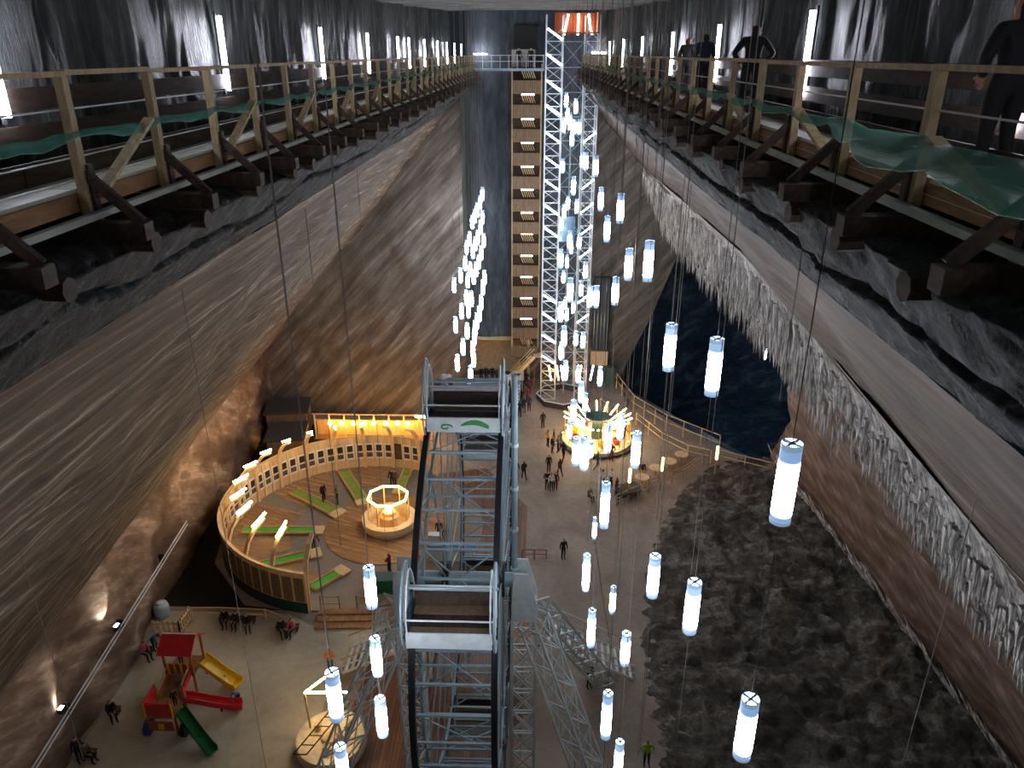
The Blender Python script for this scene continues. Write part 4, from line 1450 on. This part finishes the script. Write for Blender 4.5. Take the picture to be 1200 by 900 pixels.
# square roofed tower
tw = PG(222, 800, 0)
for dx in (-.75, .75):
    for dy in (-.7, .7):
        MBb(tw + Vector((dx, dy, 1.5)), (.1, .1, 3.0)).build('post', 'orange_wood', pg)
MBb(tw + Vector((0, 0, 1.3)), (1.6, 1.5, .08)).build('platform', 'timber_brown', pg)
e = .95
for s in (-1, 1):
    slab_quad('roof_slope', 'red_plastic', tw + Vector((-e, s * e, 2.8)), tw + Vector((e, s * e, 2.8)), tw + Vector((e, 0, 3.5)), tw + Vector((-e, 0, 3.5)))
MBb(tw + Vector((0, 0, 3.53)), (2 * e, .08, .06)).build('ridge', 'white_paint', pg)
MBb(tw + Vector((0, -.75, 1.75)), (1.5, .05, .7)).build('panel', 'orange_wood', pg)
for k in range(4):
    MBb(tw + Vector((-.55 + k * .36, -.79, 1.75)), (.1, .04, .7)).build('slat', 'yellow_plastic', pg)
# lower tower
tw2 = PG(199, 850, 0)
for dx in (-.75, .75):
    for dy in (-.6, .6):
        MBb(tw2 + Vector((dx, dy, 1.1)), (.1, .1, 2.2)).build('post', 'orange_wood', pg)
MBb(tw2 + Vector((0, 0, 1.2)), (1.6, 1.3, .08)).build('platform', 'timber_brown', pg)
MBb(tw2 + Vector((0, -.65, 1.75)), (1.4, .06, .9)).build('panel', 'red_plastic', pg)
MBb(tw2 + Vector((0, -.70, .7)), (1.3, .06, .6)).build('panel', 'orange_wood', pg)
MBb(tw2 + Vector((0, -.75, .7)), (.3, .04, .35)).build('panel_emblem', 'yellow_plastic', pg)
for dx in (-.72, .72):
    MBb(tw2 + Vector((dx, -.70, 1.75)), (.08, .05, .95)).build('slat', 'yellow_plastic', pg)
MBb(tw2 + Vector((-.78, 0, 1.75)), (.06, 1.2, .8)).build('panel', 'red_plastic', pg)
for dx in (-.95, 1.0):
    o = MB().tube([tw2 + Vector((dx, -.5, .4)), tw2 + Vector((dx + .25, -.5, .4))], .45, 16).build('rubber_wheel', 'blue_plastic' if dx < 0 else 'black', pg)
# bridge between the towers, with rails
mid_ = (tw + tw2) / 2
for s in (-1, 1):
    off = Vector((s * .6, 0, 0))
    MB().bar(tw2 + off + Vector((0, .6, 1.9)), tw + off + Vector((0, -.7, 2.0)), .07).build('bridge_rail', 'timber_pale', pg)
    MB().bar(tw2 + off + Vector((0, .6, 1.35)), tw + off + Vector((0, -.7, 1.45)), .05, .4).build('bridge_side', 'orange_wood' if s < 0 else 'red_plastic', pg)
MB().bar(tw2 + Vector((0, .6, 1.2)), tw + Vector((0, -.7, 1.3)), 1.2, .06).build('bridge_deck', 'timber_brown', pg)
slide('yellow_plastic', tw + Vector((.9, .2, 1.45)), PG(280, 802, .25), .75)
slide('red_plastic', tw2 + Vector((.85, .55, 1.35)), PG(284, 826, .25), .5)
slide('green_plastic', tw2 + Vector((.75, -.1, 1.25)), PG(250, 882, .2), .5)

tf = thing('folding_screen', 'pale wooden folding barrier at the corner of the playground', 'barrier', P(182, 745, z=0))
p1, p2, p3 = Vector((0, 0, 0)), P(212, 745, z=0) - P(182, 745, z=0), P(224, 728, z=0) - P(182, 745, z=0)
for a, b in ((p1, p2), (p2, p3)):
    for z in (.25, .95):
        MB().bar(a + Vector((0, 0, z)), b + Vector((0, 0, z)), .06, .16).build('rail', 'bench_pale', tf)
    for k in range(6):
        q = a.lerp(b, k / 5)
        MB().bar(q, q + Vector((0, 0, 1.15)), .12, .05).build('slat', 'bench_pale', tf)
ba = thing('water_barrel', 'pale blue barrel behind the folding barrier', 'barrel', P(191, 722, z=0))
MB().lathe([(.01, 0), (.42, 0), (.48, .35), (.48, .75), (.4, 1.0), (.01, 1.02)], 20).build('body', 'barrel_blue', ba, True)
MB().lathe([(.2, 1.01), (.2, 1.1), (.01, 1.12)], 12).build('cap', 'white_paint', ba)
fence('playground_fence', 'low pale timber rail fence between playground and curved wall', [P(226, 724, z=0), P(262, 724, z=0), P(312, 726, z=0), P(345, 738, z=0)], .8, 'bench_pale', 1.5, (1.0, .5))
# pipes and floodlights on the left wall
pp = thing('pipe_run', 'pair of steel pipes running along the foot of the left wall', 'pipes', (-23.0, 24, 3))
o = Vector((-23.0, 24, 3))
for k, dz in enumerate((0, .28)):
    pts = [Vector((lx(y) + .28, y, 2.35 + dz + .02 * y)) - o for y in rng(16, 44, 8)]
    MB().tube(pts, .04, 8).build('pipe', 'steel_white', pp)
for y in (22, 28, 34, 40):
    MBb(Vector((lx(y) + .1, y, 2.5 + .02 * y)) - o, (.35, .1, .6)).build('bracket', 'black', pp)
for i, (px, py) in enumerate(((137, 735), (72, 832))):
    q = P(px, py, X=lx(33) + .55)
    t = thing('flood_light', ('floodlight shining on the left wall above the playground', 'floodlight shining on the left wall near the bottom corner')[i], 'floodlight', q, 0, 'wall floodlights')
    MBb((0, 0, 0), (.22, .34, .26)).build('housing', 'black', t)
    MBb((0, 0, .14), (.18, .28, .03)).build('lens', 'flood_face', t)
    MBb((-.25, 0, -.12), (.5, .05, .05)).build('bracket', 'black', t)
    ld = bpy.data.lights.new('flood_beam', 'SPOT')
    ld.energy = 260
    ld.color = (1, .95, .86)
    ld.spot_size = R_(75)
    ld.spot_blend = .8
    ld.shadow_soft_size = .1
    lo = bpy.data.objects.new('flood_beam', ld)
    col.objects.link(lo)
    lo.parent = t
    lo.location = (.05, 0, .2)
    lo.rotation_euler = Vector((-.55, 0, 1)).to_track_quat('-Z', 'Y').to_euler()

# ------------------------------------------------------------------ people


def person_mesh(pose):
    """one continuous skinned body in a given pose, feet at z = 0, facing -Y"""
    J = dict(pel=(0, 0, .95), sp=(0, .01, 1.15), ch=(0, .0, 1.36), nk=(0, .0, 1.50), hd=(0, -.015, 1.60), ht=(0, 0, 1.72),
             sl=(.17, 0, 1.43), sr=(-.17, 0, 1.43), el=(.25, .02, 1.15), er=(-.25, .02, 1.15), wl=(.26, -.06, .90), wr=(-.26, -.06, .90),
             hl=(.09, 0, .90), hr=(-.09, 0, .90), kl=(.10, -.02, .50), kr=(-.10, -.02, .50), al=(.10, .03, .08), ar=(-.10, .03, .08), tl=(.12, -.15, .04), tr=(-.12, -.15, .04))
    J.update(pose)
    rad = dict(pel=.145, sp=.13, ch=.15, nk=.062, hd=.095, ht=.075, sl=.075, sr=.075, el=.052, er=.052, wl=.036, wr=.036, hl=.10, hr=.10, kl=.066, kr=.066, al=.048, ar=.048, tl=.04, tr=.04)
    names = list(J)
    ix = {n: i for i, n in enumerate(names)}
    ed = [('pel', 'sp'), ('sp', 'ch'), ('ch', 'nk'), ('nk', 'hd'), ('hd', 'ht'), ('ch', 'sl'), ('sl', 'el'), ('el', 'wl'), ('ch', 'sr'), ('sr', 'er'), ('er', 'wr'),
          ('pel', 'hl'), ('hl', 'kl'), ('kl', 'al'), ('al', 'tl'), ('pel', 'hr'), ('hr', 'kr'), ('kr', 'ar'), ('ar', 'tr')]
    me = bpy.data.meshes.new('body')
    me.from_pydata([J[n] for n in names], [(ix[a], ix[b]) for a, b in ed], [])
    o = bpy.data.objects.new('body', me)
    col.objects.link(o)
    sk = o.modifiers.new('skin', 'SKIN')
    if not me.skin_vertices:
        me.skin_vertices.new()
    for n, sv in zip(names, me.skin_vertices[0].data):
        r = rad[n]
        sv.radius = (r, r * (.72 if n in ('pel', 'sp', 'ch') else 1))
        sv.use_root = n == 'pel'
    o.modifiers.new('sub', 'SUBSURF').levels = 2
    dg = bpy.context.evaluated_depsgraph_get()
    ev = o.evaluated_get(dg)
    em = bpy.data.meshes.new_from_object(ev)
    bpy.data.objects.remove(o)
    bm = bmesh.new()
    bm.from_mesh(em)
    V = {n: Vector(p) for n, p in J.items()}
    seg_ = [('nk', 'hd', 0), ('hd', 'ht', 0), ('sl', 'el', 1), ('el', 'wl', 1), ('sr', 'er', 1), ('er', 'wr', 1), ('pel', 'sp', 1), ('sp', 'ch', 1), ('ch', 'nk', 1), ('ch', 'sl', 1), ('ch', 'sr', 1),
            ('hl', 'kl', 2), ('kl', 'al', 2), ('hr', 'kr', 2), ('kr', 'ar', 2), ('al', 'tl', 3), ('ar', 'tr', 3)]
    hd = V['hd'].lerp(V['ht'], .4)
    upv = (V['ht'] - V['nk']).normalized()
    fwd = (Vector((0, -1, 0)) - upv * Vector((0, -1, 0)).dot(upv)).normalized()
    for f in bm.faces:
        c = f.calc_center_median()
        best, bi = 9, 1
        for a, b, k in seg_:
            d = V[b] - V[a]
            t = max(0, min(1, (c - V[a]).dot(d) / d.length_squared))
            q = (c - V[a] - d * t).length
            if q < best:
                best, bi = q, k
        if bi == 0:
            r = c - hd
            if r.dot(upv) > .035 or r.dot(fwd) < -.02:
                bi = 4
        f.material_index = bi
        f.smooth = True
    # hands with five fingers
    m = MB()
    for wn, en, s in (('wl', 'el', 1), ('wr', 'er', -1)):
        d = (V[wn] - V[en]).normalized()
        u = Vector((0, -1, 0)) if abs(d.y) < .8 else Vector((0, 0, 1))
        sdv = d.cross(u).normalized()
        u = sdv.cross(d).normalized()
        m.bar(V[wn] - d * .01, V[wn] + d * .09, .035, .08, u)
        for k, L in enumerate((.065, .08, .085, .075)):
            b0 = V[wn] + d * .085 + u * (.03 - k * .02)
            m.tube([b0, b0 + d * L * .55, b0 + d * L * .9 - sdv * s * .025], [.0095, .009, .006], 5)
        b0 = V[wn] + d * .03 + u * .04
        m.tube([b0, b0 + d * .03 + u * .025, b0 + d * .06 + u * .03], [.012, .011, .008], 5)
    # nose, ears, eyes
    fc = hd + fwd * .088
    m.tube([fc + upv * .015, fc - upv * .025 + fwd * .022, fc - upv * .035], [.008, .014, .008], 5)
    sd3 = fwd.cross(upv).normalized()
    for s in (-1, 1):
        m.tube([hd + sd3 * s * .085 + upv * .03, hd + sd3 * s * .095 - upv * .03], [.014, .010], 5)
    tmp = m.mesh('bits', 'skin')
    base = len(bm.faces)
    bm.from_mesh(tmp)
    bm.faces.ensure_lookup_table()
    for f in bm.faces[base:]:
        f.material_index = 0
    e = MB()
    for s in (-1, 1):
        e.tube([fc + sd3 * s * .034 + upv * .018 - fwd * .008, fc + sd3 * s * .034 + upv * .018 + fwd * .004], .009, 6)
    base = len(bm.faces)
    tmp2 = e.mesh('eyes', 'skin')
    bm.from_mesh(tmp2)
    bm.faces.ensure_lookup_table()
    for f in bm.faces[base:]:
        f.material_index = 4
    out = bpy.data.meshes.new('person')
    bm.to_mesh(out)
    bm.free()
    for q in (em, tmp, tmp2):
        bpy.data.meshes.remove(q)
    for q in ('skin', 'cl_black', 'cl_denim', 'shoe', 'hair_dark'):
        out.materials.append(M[q])
    return out


POSE = dict(
    stand={},
    walk=dict(kl=(.10, -.16, .52), al=(.10, -.20, .08), tl=(.11, -.38, .06), kr=(-.10, .06, .50), ar=(-.10, .34, .12), tr=(-.10, .20, .03), el=(.25, .12, 1.17), wl=(.26, .20, .95), er=(-.25, -.08, 1.17), wr=(-.25, -.24, .98)),
    arms=dict(el=(.27, -.06, 1.17), wl=(.12, -.26, 1.22), er=(-.27, -.06, 1.17), wr=(-.10, -.26, 1.20)),
    pockets=dict(el=(.33, .08, 1.17), wl=(.20, -.08, .98), er=(-.33, .08, 1.17), wr=(-.20, -.08, .98), al=(.14, .03, .08), tl=(.18, -.14, .04)),
    bend=dict(pel=(0, .10, .92), sp=(0, -.04, 1.06), ch=(0, -.24, 1.18), nk=(0, -.36, 1.24), hd=(0, -.45, 1.26), ht=(0, -.56, 1.28), sl=(.17, -.26, 1.22), sr=(-.17, -.26, 1.22), el=(.20, -.34, .97), wl=(.16, -.48, .80),
              er=(-.20, -.34, .97), wr=(-.16, -.48, .80), hl=(.09, .10, .88), hr=(-.09, .10, .88)),
    sit=dict(pel=(0, .1, .50), sp=(0, .10, .70), ch=(0, .06, .92), nk=(0, .03, 1.06), hd=(0, 0, 1.16), ht=(0, 0, 1.28), sl=(.17, .05, .98), sr=(-.17, .05, .98), el=(.24, -.02, .72), wl=(.12, -.26, .66), er=(-.24, -.02, .72), wr=(-.12, -.26, .66),
             hl=(.09, .06, .48), hr=(-.09, .06, .48), kl=(.12, -.36, .50), kr=(-.12, -.36, .50), al=(.12, -.34, .08), ar=(-.12, -.34, .08), tl=(.13, -.52, .04), tr=(-.13, -.52, .04)),
)
PM = {k: person_mesh(v) for k, v in POSE.items()}


def person(loc, pose, rz, top_, leg, label, sc_=1.0, hair='hair_dark', group=None, skin='skin'):
    o = link('person', PM[pose], None, loc, (0, 0, R_(rz)), (sc_,) * 3)
    for i, q in enumerate((skin, top_, leg, 'shoe', hair)):
        o.material_slots[i].link = 'OBJECT'
        o.material_slots[i].material = M[q]
    return tag(o, label, 'person', group)


CL = {'cl_black': 'black', 'cl_navy': 'navy', 'cl_grey': 'grey', 'cl_red': 'red', 'cl_white': 'white', 'cl_blue': 'blue', 'cl_orange': 'orange', 'cl_green': 'green', 'cl_brown': 'brown', 'cl_denim': 'denim', 'cl_wine': 'wine red',
      'cl_lime': 'lime', 'cl_pink': 'pink', 'cl_yellow': 'yellow'}
ppl = [(660, 655, 'stand', 20, 'cl_black', 'cl_black', 'standing alone on the open grey floor'),
       (636, 502, 'stand', 200, 'cl_black', 'cl_navy', 'standing alone before the elevator base'),
       (642, 524, 'pockets', 120, 'cl_yellow', 'cl_black', 'at the left edge of the carousel crowd, the upper one'),
       (649, 522, 'stand', 80, 'cl_navy', 'cl_denim', 'beside the carousel crowd edge, second in'),
       (654, 530, 'arms', 250, 'cl_grey', 'cl_black', 'watching the carousel with hands raised'),
       (647, 531, 'stand', 60, 'cl_black', 'cl_denim', 'at the near edge of the carousel crowd'),
       (660, 539, 'walk', 150, 'cl_navy', 'cl_black', 'walking just left of the carousel rim'),
       (643, 553, 'stand', 10, 'cl_black', 'cl_black', 'standing before the carousel, left of two'),
       (656, 558, 'walk', 210, 'cl_wine', 'cl_navy', 'striding before the carousel, right of two'),
       (641, 574, 'arms', 0, 'cl_black', 'cl_black', 'left of the trio on the floor'),
       (646, 575, 'stand', 20, 'cl_white', 'cl_black', 'middle of the trio on the floor'),
       (651, 574, 'stand', 350, 'cl_wine', 'cl_black', 'right of the trio on the floor'),
       (605, 562, 'stand', 30, 'cl_navy', 'cl_black', 'close beside the wheel mast tube'),
       (614, 562, 'walk', 200, 'cl_black', 'cl_black', 'walking near the wheel mast tube'),
       (700, 551, 'walk', 90, 'cl_navy', 'cl_denim', 'stepping along the carousel front rim'),
       (716, 540, 'pockets', 0, 'cl_red', 'cl_wine', 'against the carousel rim'),
       (704, 582, 'arms', 90, 'cl_grey', 'cl_denim', 'left of the group below the carousel'),
       (706, 571, 'stand', 180, 'cl_white', 'cl_grey', 'back of the group below the carousel'),
       (716, 570, 'stand', 300, 'cl_white', 'cl_black', 'tallest at the back of the group below the carousel'),
       (722, 580, 'stand', 240, 'cl_navy', 'cl_black', 'right of the group below the carousel'),
       (724, 590, 'walk', 330, 'cl_grey', 'cl_black', 'front right of the group below the carousel'),
       (691, 587, 'sit', 40, 'cl_brown', 'cl_black', 'seated apart left of the group below the carousel'),
       (752, 562, 'stand', 0, 'cl_black', 'cl_yellow', 'standing behind the terrace counter'),
       (609, 489, 'stand', 160, 'cl_black', 'cl_black', 'last in the queue by the white steps'),
       (614, 484, 'arms', 170, 'cl_navy', 'cl_denim', 'near the end of the queue by the steps'),
       (620, 482, 'stand', 180, 'cl_denim', 'cl_black', 'at the outer side of the queue'),
       (611, 474, 'stand', 170, 'cl_black', 'cl_navy', 'in the middle of the queue'),
       (618, 472, 'pockets', 150, 'cl_red', 'cl_denim', 'in the middle of the queue'),
       (620, 463, 'stand', 190, 'cl_wine', 'cl_black', 'in the front half of the queue'),
       (612, 460, 'stand', 190, 'cl_navy', 'cl_black', 'in the front half of the queue'),
       (617, 453, 'arms', 180, 'cl_black', 'cl_black', 'at the head of the queue'),
       (564, 447, 'stand', 10, 'cl_black', 'cl_black', 'at the lit niche, first from the wall'),
       (570, 447, 'stand', 350, 'cl_black', 'cl_navy', 'at the lit niche, second from the wall'),
       (577, 447, 'pockets', 0, 'cl_navy', 'cl_black', 'at the lit niche, third from the wall'),
       (583, 448, 'stand', 20, 'cl_brown', 'cl_black', 'at the lit niche, fourth from the wall'),
       (380, 589, 'stand', 60, 'cl_black', 'cl_black', 'on the stage by the curved golf lane, left of two'),
       (396, 591, 'arms', 290, 'cl_grey', 'cl_black', 'on the stage by the curved golf lane, right of two'),
       (460, 571, 'stand', 10, 'cl_navy', 'cl_black', 'behind the lit booth, left of a pair'),
       (463, 571, 'stand', 350, 'cl_brown', 'cl_black', 'behind the lit booth, right of a pair'),
       (368, 644, 'bend', 60, 'cl_navy', 'cl_black', 'bending over the golf lane by the dark rib'),
       (457, 673, 'arms', 250, 'cl_wine', 'cl_black', 'leaning at the green box, the smaller one'),
       (468, 684, 'bend', 60, 'cl_black', 'cl_black', 'bending over the green box'),
       (515, 632, 'stand', 0, 'cl_black', 'cl_grey', 'seen through the wheel lattice, left of two'),
       (523, 640, 'stand', 20, 'cl_wine', 'cl_black', 'seen through the wheel lattice, right of two'),
       (690, 806, 'stand', 30, 'cl_black', 'cl_black', 'standing beside the slanting wheel leg'),
       (757, 897, 'pockets', 0, 'cl_lime', 'cl_black', 'at the bottom edge beside the rock outcrop'),
       (388, 787, 'arms', 20, 'cl_orange', 'cl_denim', 'at the foot of the left boarding stairs'),
       (512, 442, 'stand', 0, 'cl_navy', 'cl_black', 'far off behind the wheel top'),
       (732, 470, 'walk', 150, 'cl_brown', 'cl_black', 'walking up the ramp behind the carousel, first'),
       (735, 478, 'walk', 150, 'cl_grey', 'cl_wine', 'walking up the ramp behind the carousel, second')]
for x, y, po, rz, tp, lg, lab in ppl:
    person(P(x, y, z=0.16 if 270 < x < 500 and 530 < y < 680 else (0.06 if 365 < x < 600 and y > 600 else 0)), po, rz, tp, lg, f'person in {CL[tp]} top {lab}', random.uniform(.95, 1.05), random.choice(('hair_dark', 'hair_brown')))
# playground and bench people
for x, y, po, rz, tp, lg, s, lab in ((172, 772, 'sit', 60, 'cl_pink', 'cl_black', 1, 'person in pink seated against the left wall by the play tower'), (183, 762, 'bend', 70, 'cl_blue', 'cl_navy', 1, 'person in blue leaning beside the seated one in pink'),
                                    (133, 842, 'sit', 40, 'cl_black', 'cl_black', 1, 'person in black crouched at the left wall foot'), (95, 893, 'stand', 60, 'cl_black', 'cl_black', 1, 'person in black standing at the bottom corner by the wall'),
                                    (104, 892, 'sit', 80, 'cl_brown', 'cl_black', 1, 'person in brown seated at the bottom corner by the wall'), (280, 824, 'bend', 330, 'cl_blue', 'cl_navy', .7, 'child in blue leaning at the end of the red slide'),
                                    (265, 733, 'sit', 10, 'cl_black', 'cl_black', 1, 'person in black seated at the fence, first from the barrier'), (278, 735, 'sit', 350, 'cl_navy', 'cl_black', 1, 'person in navy seated at the fence, second from the barrier'),
                                    (291, 738, 'sit', 20, 'cl_black', 'cl_navy', 1, 'person in black seated at the fence, third from the barrier'), (331, 744, 'sit', 30, 'cl_black', 'cl_black', 1, 'person in black seated near the curved wall end, outer one'),
                                    (343, 744, 'sit', 340, 'cl_pink', 'cl_black', 1, 'person in pink and black seated near the curved wall end, inner one')):
    person(P(x, y, z=0), po, rz, tp, lg, lab, s)
pm = O + tw + Vector((-.2, 0, 1.34))
person(pm, 'stand', 20, 'cl_white', 'cl_black', 'child in white standing under the red roof', .66)
person(O + tw2 + Vector((.45, .2, 1.24)), 'stand', 40, 'cl_black', 'cl_black', 'child in black at the top of the green slide', .62)
person(O + mid_ + Vector((.1, .1, 1.3)), 'stand', 300, 'cl_grey', 'cl_denim', 'child in grey on the play bridge', .6)
# wooden benches for the seated
for x, y, lab in ((278, 731, 'low bench under the seated row at the playground fence'), (337, 740, 'low bench near the end of the curved wall'), (172, 767, 'low bench at the left wall beside the play tower'),
                  (133, 838, 'low seat at the left wall foot'), (104, 889, 'low seat at the bottom corner by the wall')):
    p = P(x, y, z=0)
    t = thing('low_bench', lab, 'bench', p + Vector((0, .12, 0)))
    wd_ = 2.3 if x == 278 else (1.4 if x == 337 else .7)
    MBb((0, 0, .36), (wd_, .4, .06)).build('seat', 'timber_dark', t)
    for s in (-1, 1):
        MBb((s * (wd_ / 2 - .1), 0, .17), (.08, .36, .34)).build('leg', 'timber_dark', t)
# visitors on the galleries
for px, X_, po, rz, s, tp, lab in ((883, 4.75, 'pockets', 170, 1.04, 'cl_black', 'person in black coat with back turned on the right gallery beside a tube light'), (826, 5.0, 'stand', 200, 1.02, 'cl_navy', 'person in dark jacket further along the right gallery'),
                                  (806, 5.3, 'stand', 140, 1.0, 'cl_black', 'dark figure farthest along the right gallery'), (1192, 4.9, 'pockets', 190, 1.02, 'cl_black', 'person in black at the right edge of the view on the gallery')):
    q = P(px, 60, X=X_)
    person((X_, q.y, 31.77), po, rz, tp, 'cl_black', lab, s).scale = (s * 1.22, s * 1.3, s)
for px, lab in ((608, 'dark figure on the footbridge by the bright opening'), (622, 'second dark figure on the footbridge')):
    q = P(px, 75, Y=75.6)
    person((q.x, 75.6, 31.7), 'stand', 0, 'cl_black', 'cl_black', lab)
